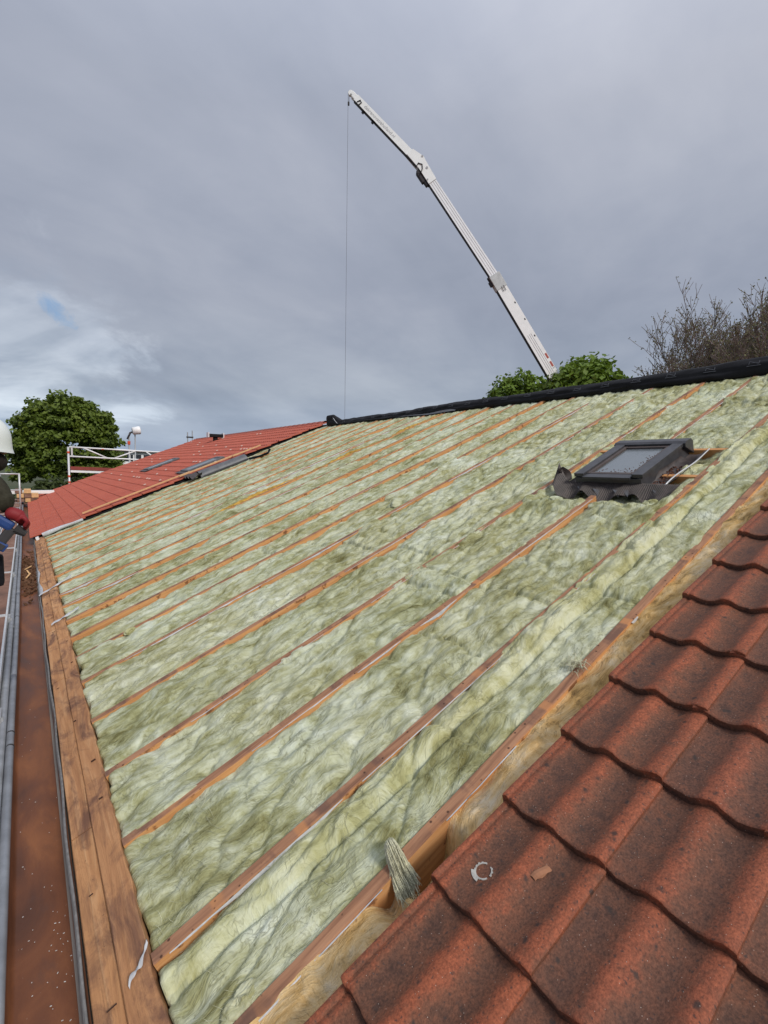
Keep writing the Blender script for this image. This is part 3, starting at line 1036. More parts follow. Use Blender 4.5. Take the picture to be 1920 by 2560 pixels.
for k, (yv, a, L) in enumerate(((9.2, .5, .20), (9.5, -.3, .16), (9.9, .9, .12))):
    mb = MB().bar((-.62 + math.sin(a) * -.06, yv - math.cos(a) * L / 2, -.31), (-.62 + math.sin(a) * .06, yv + math.cos(a) * L / 2, -.27), .020, .010)
    tag(mb.build('wood_offcut', PINE, bevel=.002), ['longest pale wood offcut in the gutter dirt', 'middle sized pale wood offcut in the gutter dirt', 'shortest pale wood offcut, lying askew in the gutter dirt'][k], 'wood', 'pine offcuts in the gutter')
# white film over the boards
ns = 40
t = np.linspace(0, 1, ns)
yv = 7.3 + 2.0 * t
A = np.stack([Pn(-0.565 + 0.01 * np.sin(9 * t), yv, -0.06 + 0 * t), Pn(-0.545 + 0 * t, yv, 0.008 + .004 * np.sin(14 * t)), Pn(-0.515 + 0.014 * np.sin(11 * t) - .015 * t, yv, 0.010 + .004 * np.sin(23 * t))], 0)
tag(link(bpy.data.objects.new('film_scrap', fast_mesh('film_scrap', A.reshape(-1, 3), grid_faces(3, ns), FILM))), 'white film scrap hanging over the outer edge of the eaves boards', 'film')
t = np.linspace(0, 1, ns)
for nm_, s_a, s_b, y_a, y_b, wd, lab in (('film_scrap', -.55, -.16, 7.28, 7.62, .022, 'narrow white film ribbon laid across the eaves boards'), ('film_scrap', -.47, -.20, 5.78, 5.95, .020, 'crumpled white film scrap at a rafter foot on the eaves boards'), ('film_scrap', -.42, -.345, 1.54, 1.63, .006, 'torn white film scrap at the foot of the rafter near the fold')):
    sv = s_a + (s_b - s_a) * t; yv = y_a + (y_b - y_a) * t + .01 * np.sin(8 * t)
    A = np.stack([Pn(sv, yv - wd, .017 + .004 * np.sin(19 * t)), Pn(sv, yv, .026 + .006 * np.sin(13 * t)), Pn(sv, yv + wd, .017 + .004 * np.sin(15 * t + 1))], 0)
    tag(link(bpy.data.objects.new(nm_, fast_mesh(nm_, A.reshape(-1, 3), grid_faces(3, ns), FILM))), lab, 'film')

# ================================================================== OLD TILES
TW, TG, TL = 0.31, 0.34, 0.415
PROF = [(-0.026, .010), (-0.024, .014), (-0.016, .0165), (-0.008, .015), (-0.003, .009), (.004, .010), (.012, .0135), (.022, .011), (.034, .005), (.055, .001), (.080, .0), (.100, .0025), (.118, .010), (.133, .0185), (.148, .0235), (.160, .0245), (.173, .022), (.188, .0145), (.205, .006), (.225, .0012), (.245, .001), (.262, .005), (.278, .0135), (.292, .0210), (.305, .0250), (.318, .0255), (.328, .0235), (.334, .0185), (.335, .010)]


def tile_mesh(seed, prof, W, L, thick, lo=False):
    r = random.Random(seed)
    # stations along the tile measured from the nose upward
    st = [0.0, 0.0, 0.003, 0.010, 0.03, 0.20, L] if not lo else [0.0, 0.0, L]
    dn = [-thick, -0.004, -0.001, 0.0, 0.0, 0.0, 0.0] if not lo else [-thick, 0.0, 0.0]
    V = []; cr = []
    ph = r.uniform(0, 6)
    for k, (a, z) in enumerate(zip(st, dn)):
        for j, (u, h) in enumerate(prof):
            jit = 0 if lo else 0.0022 * math.sin(u * 55 + ph) + 0.0014 * math.sin(u * 140 + 2 * ph)
            aa = a + (jit if a < 0.05 else 0)
            V.append((aa, -u, h + z + (0 if lo else 0.0006 * math.sin(u * 40 + a * 30 + ph))))
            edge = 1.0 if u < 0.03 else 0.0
            cr.append(min(1.0, (h / 0.0255) + 0.25 * edge + (0.25 if a < 0.02 and z > -0.006 else 0) - (0.75 if k == 0 else 0)))  # lower nose edge darkened: dirt plus shade put into the colour
    n = len(prof)
    m = len(st)
    F = []
    for k in range(m - 1):
        for j in range(n - 1):
            F.append((k * n + j, k * n + j + 1, (k + 1) * n + j + 1, (k + 1) * n + j))
    # underside
    base = len(V)
    for a in (0.0, L):
        for j, (u, h) in enumerate(prof):
            V.append((a + (0.001 if a == 0 else 0), -u, h - thick)); cr.append(0)
    for j in range(n - 1):
        F.append((base + n + j, base + n + j + 1, base + j + 1, base + j))
    # side cheeks
    for j in (0, n - 1):
        q = [0 * n + j] + [k * n + j for k in range(1, m)] + [base + n + j]
        F.append(tuple(q if j == 0 else reversed(q)))
    me = bpy.data.meshes.new('roof_tile')
    me.from_pydata(V, [], F)
    bm = bmesh.new(); bm.from_mesh(me); bmesh.ops.recalc_face_normals(bm, faces=bm.faces); bm.to_mesh(me); bm.free()
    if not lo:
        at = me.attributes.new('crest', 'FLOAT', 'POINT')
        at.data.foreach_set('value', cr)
        me.polygons.foreach_set('use_smooth', [True] * len(me.polygons))
        me.set_sharp_from_angle(angle=R(40))
    return me


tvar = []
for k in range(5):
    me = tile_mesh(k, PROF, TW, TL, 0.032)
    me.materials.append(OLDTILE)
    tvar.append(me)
felt = MB()
fn_, fm = 400, 6
sg, yg = np.meshgrid(np.linspace(-0.42, RIDGE - .05, fn_), np.linspace(-1.25, 1.022, fm), indexing='ij')
nn = 0.018 + 0.006 * fbm(sg * 2, yg * 3, 131, 3)
nn[:, -1] += 0.010 * fbm(sg[:, -1] * 3, sg[:, -1] * 0, 132, 3)
yg2 = yg.copy(); yg2[:, -1] += 0.010 * fbm(sg[:, -1] * 1.5, sg[:, -1] * 0, 133, 3)
me = fast_mesh('old_underlay', Pn(sg, yg2, nn).reshape(-1, 3), grid_faces(fn_, fm), FELT, True, np.stack([sg, yg], -1).reshape(-1, 2))
underlay = link(bpy.data.objects.new('old_underlay', me), house)


def roof_matrix(s, y, n, tilt, yaw=0.0):
    m = Matrix((RS, RY, RN)).transposed().to_4x4()
    return Matrix.Translation(P(s, y, n)) @ m @ Matrix.Rotation(tilt, 4, 'Y') @ Matrix.Rotation(yaw, 4, 'Z')


uinv = Matrix.Translation(-wloc(underlay))
for r_ in range(-3, 20):
    s = 0.411 + TG * r_
    for c in range(0, 7):
        yl = 0.975 - TW * c
        o = bpy.data.objects.new('roof_tile', random.choice(tvar))
        COL.objects.link(o)
        o.parent = underlay
        o.matrix_parent_inverse = uinv
        # the nose rides on the course below, so the tile falls towards its head
        o.matrix_basis = roof_matrix(s + random.uniform(-.006, .006), yl + random.uniform(-.0015, .0015), 0.090 + random.uniform(-.001, .0015), R(5.1) + random.uniform(-.002, .002), random.uniform(-.004, .004))
for c in range(7):
    mb = MB()
    a0 = 1.0 - c * .34
    A = [[tuple(P(RIDGE + 0.10 * math.cos(q) * 1.2, a0 - .34 * t - .02 * (t == 0), 0.05 + 0.12 * math.sin(q) + (0.012 if t else 0))) for t in (0, .9, 1.0)] for q in np.linspace(-.2, math.pi + .2, 12)]
    mb.grid(np.array(A)).build('ridge_tile', OLDTILE, underlay, smooth=True)

# small things on the tiles
mb = MB()
A = [[tuple(P(0.60 + a, 0.78 - b * .012 - a * .3, 0.0845 + .010 * (1 - abs(b)) + 0.004 * math.sin(a * 90))) for b in (-1, -.4, .3, 1)] for a in np.linspace(0, .055, 6)]
mb.grid(np.array(A))
mb.grid(np.array([[tuple(Vector(p) - RN * .012) for p in row] for row in A]))
tag(mb.build('wood_chip', plain('brown wood chip', (0.34, 0.16, 0.09), .85)), 'short splintered wood chip lying on a brown tile', 'wood chip')
def tile_top(sv, yv):
    """height of the bare tile surface in the first column, first full course"""
    u = 0.975 - yv
    h = float(np.interp(u, [p_[0] for p_ in PROF], [p_[1] for p_ in PROF]))
    return 0.090 - (sv - 0.411) * math.sin(R(5.1)) + h


mb = MB()
for k in range(30):
    a = 6.283 * k / 30
    a2 = a + 6.283 / 30 * 1.05
    ww = 0.0030 + 0.0028 * math.sin(k * 1.7) ** 2
    if k in (6, 7, 8, 15, 16): continue
    if k in (22, 23, 24, 25, 26): ww = 0.014
    r0 = .0225
    vs = []
    for (aa, rr) in ((a, r0), (a, r0 + ww), (a2, r0 + ww), (a2, r0)):
        sv = 0.525 + math.sin(aa) * rr; yv = 0.898 + math.cos(aa) * rr
        vs.append(P(sv, yv, tile_top(sv, yv) + .0035))
    mb.add(vs + [p_ - RN * .004 for p_ in vs], [(0, 1, 2, 3), (4, 7, 6, 5), (0, 4, 5, 1), (1, 5, 6, 2), (2, 6, 7, 3), (3, 7, 4, 0)])
tag(mb.build('lime_ring', plain('dried lime', (0.42, 0.41, 0.38), 0.9, 0.1, 0, .3, 60)), 'broken ring of dried white lime stuck on a brown tile', 'stain')

# ================================================================== NEW RED TILES
PROF2 = [(-0.02, .010), (.0, .014), (.05, .0), (.10, .0), (.135, .019), (.165, .021), (.205, .002), (.25, .002), (.285, .020), (.315, .020), (.318, .008)]
NW = 0.30
nl = []
for r_ in range(23):
    s = -0.585 + TG * r_
    for c in range(46):
        yl = REDY + 0.02 + NW * (c + 1) + (0.05 * math.sin(r_ * 2.3) if c == 0 else 0)
        if yl > Y1 + .1:
            continue
        nl.append((s, yl, c, r_))
camv = Vector((-0.59, 0, 1.45))
nl.sort(key=lambda t: (P(t[0], t[1], .1) - camv).length)
me_new = tile_mesh(0, PROF2, NW, TL, 0.022, True)
me_new.materials.append(NEWTILE)
me_new.polygons.foreach_set('use_smooth', [True] * len(me_new.polygons))
me_new.set_sharp_from_angle(angle=R(35))
un = MB().rbox(-0.45, RIDGE - .02, REDY - .06, Y1, 0.0, 0.02)
newslope = un.build('red_roof_underlay', MEMB, house)
ninv = Matrix.Translation(-wloc(newslope))
base_v = np.array([v.co for v in me_new.vertices])
base_f = [tuple(p.vertices) for p in me_new.polygons]
rest_v = []; rest_f = []
for k, (s, yl, c, r_) in enumerate(nl):
    mt = roof_matrix(s, yl, 0.080 + random.uniform(-.001, .002), R(3.3))
    if k < 300:
        o = bpy.data.objects.new('red_tile', me_new)
        COL.objects.link(o); o.parent = newslope; o.matrix_parent_inverse = ninv; o.matrix_basis = mt
    else:
        b = len(rest_v)
        mm = np.array(mt)
        rest_v += [tuple(p) for p in (base_v @ mm[:3, :3].T + mm[:3, 3])]
        rest_f += [tuple(b + i for i in q) for q in base_f]
me = bpy.data.meshes.new('red_tile_field')
me.from_pydata(rest_v, [], rest_f); me.materials.append(NEWTILE)
me.polygons.foreach_set('use_smooth', [True] * len(me.polygons)); me.set_sharp_from_angle(angle=R(35))
tag(link(bpy.data.objects.new('red_tile_field', me), newslope), kind='stuff')
for c in range(40):
    a0 = REDY + .05 + c * .345
    if a0 + .345 > Y1: break
    A = [[tuple(P(RIDGE + 0.02 + 0.11 * math.cos(q), a0 + .345 * t, 0.045 + 0.075 * math.sin(q) + (0.010 if t == 0 else 0))) for t in (0, .95, 1.0)] for q in np.linspace(-.2, math.pi + .2, 10)]
    MB().grid(np.array(A)).build('red_ridge_tile', NEWTILE, newslope, smooth=True)
clip_me = MB().box((0, 0, 0), .06, .025, .022, (RS, RY, RN)).mesh('tile_clip', plain('pale clip', (0.62, 0.50, 0.45), 0.6))
for k in range(46):
    r_ = random.randint(8, 21); yv = REDY + .4 + abs(random.gauss(0, 5.5))
    if yv > Y1 - .3: continue
    o = link(bpy.data.objects.new('tile_clip', clip_me), newslope)
    o.location = P(-0.585 + TG * r_ + .02, yv, .112)

# laths lying along the edge of the red tiles
for k, (sa, ya, sb, yb, wd) in enumerate(((.50, 12.98, 3.06, 13.02, .05), (2.75, 12.90, 4.35, 12.92, .09), (4.2, 12.86, 5.05, 12.90, .06))):
    mb = MB()
    mb.bar(P(sa, ya, .135), P(sb, yb, .135), wd, .03, RN)
    tag(mb.build('pine_lath', PINE, bevel=.002), ['long thin pine lath lying along the red tile edge near the eaves', 'broad pine board lying on the red tile edge beside the grey flashing', 'short pine lath furthest up the red tile edge'][k], 'lath', 'pine pieces on the red roof')
# pale membrane roll at the corner of the red roof
A = []
for k in range(30):
    t = k / 29
    row = []
    for j in range(10):
        a = 2 * math.pi * j / 10
        rr = 0.062 * (1 - .45 * t) * (1 + .22 * math.sin(a * 3 + t * 9) * .6)
        row.append(tuple(P(-.36 + .80 * t, 12.58 + .03 * math.sin(5 * t) + rr * math.cos(a), .055 + rr * .8 * math.sin(a))))
    A.append(row + [row[0]])
tag(MB().grid(np.array(A)).build('film_roll', FILM, smooth=True), 'crumpled white film bundle tucked under the red tile corner', 'film')
tag(MB().rbox(-.50, -.44, 12.55, 12.72, -.02, .05).build('white_block', WHITEP, bevel=.004), 'small white block under the corner of the red tiles', 'block')

# roof windows set in the red roof
def flush_window(s0, s1, y0, y1, label):
    t = empty('roof_window', P(s0, (y0 + y1) / 2, .12)); tag(t, label, 'roof window', 'roof windows in the red roof')
    m = MB()
    m.rbox(s0, s1, y0, y0 + .09, .10, .150); m.rbox(s0, s1, y1 - .09, y1, .10, .150)
    m.rbox(s0, s0 + .09, y0 + .09, y1 - .09, .10, .146); m.rbox(s1 - .10, s1, y0 + .09, y1 - .09, .10, .156)
    m.build('frame', GREYF, t, bevel=.004)
    MB().rbox(s0 + .09, s1 - .10, y0 + .09, y1 - .09, .12, .140).build('pane', GLASS, t)
    MB().rbox(s0 - .14, s0 - .002, y0 - .1, y1 + .1, .112, .122).build('apron', FLASH, t)


flush_window(3.05, 4.15, 18.2, 19.0, 'dark framed roof window set in the red tiles, farther from the bare rafters')
flush_window(3.10, 4.15, 13.35, 14.1, 'dark framed roof window in the red tiles beside the bare rafters')

# loose grey flashing piece below the red roof
t = empty('loose_flashing', P(3.6, 11.9, 0)); tag(t, 'crumpled grey window flashing lying on the wool under the red tile edge', 'flashing')
A = []
for k in range(20):
    u = k / 19
    A.append([tuple(P(3.05 + 1.25 * u + .02 * math.sin(9 * u), 12.28 - .16 * math.cos(a), -.01 + .17 * math.sin(a) * (1 - .1 * u))) for a in np.linspace(-.1, math.pi + .2, 12)])
MB().grid(np.array(A)).build('curved_sheet', GREYF, t, smooth=True)
A = []
for k in range(24):
    u = k / 23
    A.append([tuple(P(2.80 + .30 * j / 4 , 12.75 - .75 * u, .10 - .09 * j / 4 * 0 + .035 * math.sin(u * 17 + j))) for j in range(5)])
MB().grid(np.array(A)).build('pleated_apron', FLASH, t, smooth=True)
MB().rbox(3.1, 4.3, 12.05, 12.08, .0, .035).build('edge_bar', FRAME, t)
t2 = MB(); t2.tube([P(4.3, 12.0, .02), P(4.45, 11.7, .02), P(4.62, 11.5, .05), P(4.7, 11.5, .12)], .03, 6)
tag(t2.build('flashing_scrap', MEMB), 'small black curled flashing scrap on the far wool', 'flashing')

# pipe cowls on the far red ridge
t = empty('roof_cowl', P(6.4, 21.0, .1)); tag(t, 'low black and white roof cowl near the red ridge', 'roof cowl')
MB().tube([P(6.4, 21.0, .02), P(6.4, 21.0, .02) + Vector((0, 0, .22))], .10, 12).build('pipe', MEMB, t, smooth=False)
c0 = P(6.4, 21.0, .02) + Vector((0, 0, .27))
MB().box(c0, .60, .30, .13).build('cap', MEMB, t, bevel=.02)
MB().box(c0 + Vector((-.31, 0, .02)), .03, .30, .20).build('end_plate', WHITEP, t)
MB().box(c0 + Vector((.31, 0, .02)), .03, .30, .20).build('end_plate', WHITEP, t)

# ================================================================== RIDGE MEMBRANE
ridge = empty('ridge_membrane', P(RIDGE, 6.5, 0)); tag(ridge, 'black roofing membrane rolled along the bare ridge', 'membrane')
m_, q_ = 420, 26
yy = np.linspace(12.45, -1.2 + 2.15, m_)
A = []
for j in range(q_):
    a = -0.55 + (math.pi + 1.0) * j / (q_ - 1)
    fold = fbm(yy * 0.8, yy * 0 + math.cos(a) * 1.2, 141, 3)
    fold2 = fbm(yy * 2.6, yy * 0 + a * 1.4, 142, 3)
    k1 = perlin(yy * 0.45, yy * 0, 143)
    rs = 0.140 + 0.02 * k1 + 0.030 * fold + 0.018 * fold2
    rn = 0.128 + 0.025 * k1 + 0.026 * fold + 0.014 * fold2
    near = np.clip((3.2 - yy) / 1.5, 0, 1)
    rn = rn + 0.02 * near
    end = np.clip((yy - 11.9) / 0.25, 0, 1)
    mid = np.clip((yy - 8.2) / 0.6, 0, 1) * (1 - end)
    rn = rn - 0.045 * mid + 0.13 * end
    s = RIDGE - 0.03 - rs * np.cos(a)
    n = 0.02 + rn * math.sin(a) if a > 0 else 0.02 + rn * math.sin(a) * 0.4
    # a crease runs along the side like a hem
    hem = 0.012 * math.exp(-((a - 0.55) / 0.12) ** 2)
    A.append(Pn(s + hem, yy, n - hem))
A = np.stack(A, 0)
me = fast_mesh('sheet', A.reshape(-1, 3), grid_faces(q_, m_), MEMB, True)
link(bpy.data.objects.new('sheet', me), ridge)
cap = MB()
ring = [tuple(A[j, 0]) for j in range(q_)]
cap.add(ring, [tuple(range(q_))])
cap.build('end_flap', MEMB, ridge)
# printed zigzag marks along the sheet
for k in range(22):
    yv = 2.2 + k * 0.47
    i0 = int(np.argmin(np.abs(yy - yv)))
    def q(u, v):
        a_i = 7.5 + v * 3.4
        ii = min(max(i0 + u / (yy[0] - yy[-1]) * m_, 1), m_ - 2)
        ja = int(a_i); jb = min(ja + 1, q_ - 1); fj = a_i - ja
        ia = int(ii); fi = ii - ia
        p = (A[ja, ia] * (1 - fj) + A[jb, ia] * fj) * (1 - fi) + (A[ja, ia + 1] * (1 - fj) + A[jb, ia + 1] * fj) * fi
        return Vector(p)
    ctr = P(RIDGE - .03, yv, 0.0)
    def off(p):
        dirn = (p - ctr); dirn.y = 0; dirn.normalize()
        return p + dirn * .004
    mb = MB()
    for (a_, b_) in (((-.05, .25), (-.05, .75)), ((-.05, .75), (.05, .25)), ((.05, .25), (.05, .75)), ((-.07, .05), (.07, .05))):
        pa, pb = off(q(*a_)), off(q(*b_))
        mb.bar(pa, pb, .007, .003, (pa - ctr).normalized())
    mb.build('printed_mark', PRINT, ridge)
mb = MB()
mb.tube([P(RIDGE - .12, 12.05, .20), P(RIDGE - .16, 11.95, .14), P(RIDGE - .2, 11.8, .06)], .008, 5)
mb.build('pale_cord', FILM, ridge)
mb = MB()
t = np.linspace(0, 1, 60)
Af = np.stack([Pn(6.98 - .02 * np.sin(7 * t), 7.2 + 2.0 * t, .045 + .012 * np.sin(11 * t)), Pn(6.93 - .03 * np.sin(5 * t), 7.2 + 2.0 * t, .020 + .008 * np.sin(9 * t + 1))], 0)
link(bpy.data.objects.new('lower_fold', fast_mesh('lower_fold', Af.reshape(-1, 3), grid_faces(2, 60), GREYF)), ridge)

# ================================================================== ROOF WINDOW ON THE BARE RAFTERS
win = empty('roof_window', P(3.55, 2.16, 0)); tag(win, 'dark grey roof window standing on the bare rafters with torn flashing', 'roof window')
WS0, WS1, WY0, WY1 = 3.53, 4.35, 1.88, 2.44
m = MB()
m.rbox(WS0, WS1, WY0, WY0 + .03, -.03, .105); m.rbox(WS0, WS1, WY1 - .03, WY1, -.03, .105)
m.rbox(WS0, WS0 + .03, WY0 + .03, WY1 - .03, -.03, .10); m.rbox(WS1 - .03, WS1, WY0 + .03, WY1 - .03, -.03, .105)
m.build('outer_frame', FRAME, win, bevel=.003)
MB().rbox(WS0 + .01, WS1 - .07, WY0 - .012, WY0 + .075, .107, .138).build('side_cover', FRAME, win, bevel=.004)
MB().rbox(WS0 + .01, WS1 - .07, WY1 - .075, WY1 + .012, .107, .138).build('side_cover', FRAME, win, bevel=.004)
MB().rbox(WS0 - .02, WS0 + .055, WY0 + .077, WY1 - .077, .095, .120).build('bottom_cover', FRAME, win, bevel=.004)
tc = MB()
prof = [(WS1 - .10, .105), (WS1 - .10, .138), (WS1 - .075, .152), (WS1 + .01, .146), (WS1 + .045, .115), (WS1 + .045, .0)]
tc.prism([P(a, WY0 - .03, b) for a, b in prof], RY * (WY1 - WY0 + .06))
tc.build('top_cover', FRAME, win, bevel=.003)
sash = MB()
sash.rbox(WS0 + .057, WS1 - .102, WY0 + .077, WY0 + .105, .10, .124); sash.rbox(WS0 + .057, WS1 - .102, WY1 - .105, WY1 - .077, .10, .124)
sash.rbox(WS0 + .057, WS0 + .09, WY0 + .107, WY1 - .107, .10, .122); sash.rbox(WS1 - .135, WS1 - .102, WY0 + .107, WY1 - .107, .10, .122)
sash.build('sash', plain('brown grey sash', (0.085, 0.066, 0.06), 0.5), win, bevel=.002)
MB().rbox(WS0 + .091, WS1 - .136, WY0 + .107, WY1 - .107, .088, .108).build('glass_pane', GLASS, win)
mb = MB()
for k in range(120):
    sv = WS0 + .095 + abs(random.gauss(0, .05)); yv = random.uniform(WY0 + .11, WY1 - .11) if k % 2 else WY0 + .11 + abs(random.gauss(0, .03))
    if k % 2 == 0: sv = random.uniform(WS0 + .1, WS1 - .25)
    z = random.uniform(.002, .006)
    mb.rbox(sv, sv + z, yv, yv + z * 1.5, .108, .108 + z * .5)
tag(mb.build('dirt', plain('rust crumbs', (0.13, 0.06, 0.04), .9), win), kind='stuff')
# pleated apron under the window
nu, nv = 900, 9
A = []
for k in range(nu):
    u = k / (nu - 1)
    yv = 2.66 - 1.06 * u
    row = []
    for j in range(nv):
        v = j / (nv - 1)
        big = (.030 * math.sin(u * 21 + .8 * math.sin(u * 5)) + .016 * math.sin(u * 43 + 1.0)) * v
        pleat = .005 * math.sin(u * 460)
        curl = .10 * max(0, (0.13 - u) / .13) ** 1.2 * (.35 + v * .0 + (1 - v) * .9)
        rcurl = .04 * max(0, (u - .82) / .18) * v
        row.append(tuple(P(WS0 + .005 - (.15 + .03 * math.sin(u * 16)) * v + .12 * max(0, (.13 - u) / .13), yv, .065 - .07 * v + big + pleat + curl + rcurl)))
    A.append(row)
MB().grid(np.array(A)).build('pleated_apron', FLASH, win, smooth=True)
mb = MB()
A = []
for k in range(40):
    u = k / 39
    A.append([tuple(P(WS0 + .04 + .10 * v + .03 * math.sin(u * 4), WY1 + .13 + .05 * u + .006 * math.sin(v * 40) , .03 + .13 * u)) for v in np.linspace(0, 1, 30)])
MB().grid(np.array(A)).build('curled_flap', FLASH, win, smooth=True)
for (yt, st) in ((2.50, 3.46), (2.38, 3.44), (2.22, 3.41), (2.05, 3.41), (1.98, 3.42), (1.75, 3.43)):
    a_, b_, c_ = P(st + .05, yt + .028, .035), P(st + .045, yt - .032, .030), P(st - .02, yt - .05, .004)
    MB().prism([a_, b_, c_], RN * .003).build('apron_tip', GREYF, win)
# side channel with a pale bent edge
ch = MB()
prof = [(WY0 - .002, .05), (WY0 - .006, .005), (WY0 - .06, .0), (WY0 - .13, .004), (WY0 - .145, .03), (WY0 - .15, .028)]
A = [[tuple(P(sv, yv + .008 * math.sin(sv * 9), nvv + .01 * math.sin(sv * 7 + yv * 20))) for (yv, nvv) in prof] for sv in np.linspace(WS0 - .02, WS1 + .02, 24)]
ch.grid(np.array(A)).build('side_channel', FLASH, win, smooth=True)
mb = MB(); mb.tube([P(sv, WY0 - .15 + .008 * math.sin(sv * 9), .033 + .01 * math.sin(sv * 7)) for sv in np.linspace(WS0 + .05, WS1 + .06, 14)], .006, 6)
mb.build('channel_edge', ALU, win, smooth=True)
A = [[tuple(P(sv, yv + .01 * math.sin(sv * 6), nvv)) for (yv, nvv) in [(WY1 + .002, .05), (WY1 + .006, .01), (WY1 + .11, .004), (WY1 + .12, .03)]] for sv in np.linspace(WS0, WS1, 14)]
MB().grid(np.array(A)).build('side_channel', FLASH, win, smooth=True)
mb = MB()
for k in range(160):
    sv = random.uniform(WS0, WS0 + .5); yv = WY0 - random.uniform(.015, .11); z = random.uniform(.004, .011)
    mb.box(P(sv, yv, .012 + z * .4), z * 1.5, z, z * .6, tuple(Euler((random.uniform(-1, 1), random.uniform(-1, 1), random.uniform(0, 6))).to_matrix().transposed()[q] for q in range(3)))
tag(mb.build('dead_leaves', plain('leaf crumbs', (0.16, 0.075, 0.05), .9, .1, 0, .5, 30), win), kind='stuff')

win.location = Vector(win.location) - RN * .022
# loose clumps of wool round the window
def clump(name, c, r, label, seed, mat=WOOL_Y):
    rr = np.random.default_rng(seed)
    nu, nv = 40, 24
    u = np.linspace(0, 2 * np.pi, nu); v = np.linspace(0.02, np.pi * .62, nv)
    ug, vg = np.meshgrid(u, v, indexing='ij')
    wob = 1 + .35 * fbm(np.cos(ug) * 1.5 + seed, np.sin(ug) * 1.5 + vg * 1.4, 151, 4)
    s = c[0] + r[0] * np.cos(ug) * np.sin(vg) * wob
    y = c[1] + r[1] * np.sin(ug) * np.sin(vg) * wob
    n = c[2] + r[2] * np.cos(vg) * wob
    V = Pn(s, y, n)
    V[-1] = V[0]
    me = fast_mesh(name, V.reshape(-1, 3), grid_faces(nu, nv), mat, True, np.stack([s * 1.4 + seed, y * 1.4], -1).reshape(-1, 2))
    return tag(link(bpy.data.objects.new(name, me)), label, 'insulation')


clump('wool_clump', (3.98, 1.72, -.06), (.17, .10, .06), 'puffed wool clump between the window channel and the rafter on its right', 5)
clump('wool_clump', (3.22, 2.50, -.045), (.10, .13, .055), 'torn wool clump under the curled left flap of the roof window', 6, WOOL)
clump('wool_clump', (3.24, 2.03, -.05), (.09, .15, .050), 'torn wool clump under the middle of the roof window apron', 7, WOOL)
clump('wool_clump', (3.30, 1.72, -.03), (.08, .06, .035), 'small wool clump by the right end of the window apron', 8, WOOL)
clump('wool_clump', (3.0, 4.27, -.035), (.20, .10, .055), 'loose wool clump lying across a rafter left of the roof window', 9, WOOL)
clump('wool_clump', (6.85, 1.95, -.035), (.22, .13, .08), 'yellow wool clump pushed up against the black ridge membrane', 10)
clump('wool_clump', (-0.17, 1.245, -.012), (.060, .035, .028), 'soft wool clump spilling over the foot of the rafter beside the tiles', 12, WOOL)
clump('wool_clump', (0.08, 4.56, -.01), (.05, .035, .030), 'rolled green wool scrap at the low end of a rafter', 11)

# ================================================================== SCAFFOLD AT THE EAVES
sc = empty('scaffold', (-1.2, 12, GROUND)); tag(sc, 'long scaffold platform beside the gutter with wooden deck panels', 'scaffold')
DZ = -0.13


def deck_fn(q, b):
    v = q.pos()
    n = q.noise(q.mapv(v, scale=(3, 2, 3)), 1.0, 6.0, .65, .4)
    c = q.ramp(n, [(0.3, (0.10, 0.058, 0.045)), (0.5, (0.20, 0.105, 0.072)), (0.72, (0.30, 0.19, 0.14))])
    q.set(b.inputs['Base Color'], c)


DECK = material('worn plywood deck', deck_fn, .8, .3)
yv = -3.6
while yv < 26:
    for (xa, xb) in ((-1.42, -1.12), (-1.10, -0.80)):
        pn = MB().box(((xa + xb) / 2, yv + 1.22, DZ - .01), xb - xa - .03, 2.40, .02).build('deck_panel', DECK, sc)
        fr = MB()
        fr.box((xa + .008, yv + 1.22, DZ - .028), .016, 2.44, .07); fr.box((xb - .008, yv + 1.22, DZ - .028), .016, 2.44, .07)
        fr.box(((xa + xb) / 2, yv + .012, DZ - .024), xb - xa - .034, .022, .066); fr.box(((xa + xb) / 2, yv + 2.428, DZ - .024), xb - xa - .034, .022, .066)
        fr.build('panel_frame', ALU, pn)
    yv += 2.47
for xx in (-0.775, -1.46):
    MB().tube([(xx, -3.7, DZ - .09), (xx, 26.5, DZ - .09)], .024, 10).build('ledger', ZINC, sc, smooth=True)
for k in range(13):
    yv = -3.62 + k * 2.47
    MB().tube([(-1.46, yv, GROUND), (-1.46, yv, DZ + 1.1)], .024, 10).build('standard', STEEL, sc, smooth=True)
    if yv < 18:
        MB().tube([(-0.79, yv + .05, GROUND), (-0.79, yv + .05, DZ - .045)], .024, 10).build('standard', STEEL, sc, smooth=True)
    MB().tube([(-0.74, yv + .05, DZ - .14), (-1.48, yv + .05, DZ - .14)], .022, 8).build('transom', STEEL, sc)
    MB().box((-0.800, yv + .10, DZ - .075), .045, .16, .09).build('clamp', STEEL, sc, bevel=.004)
for zz in (.5, 1.05):
    MB().tube([(-1.50, -3.7, DZ + zz), (-1.50, 26.4, DZ + zz)], .02, 8).build('guard_rail', STEEL, sc, smooth=True)
MB().box((-1.435, 11.4, DZ + .09), .03, 30, .16).build('toe_board', TREDD, sc)
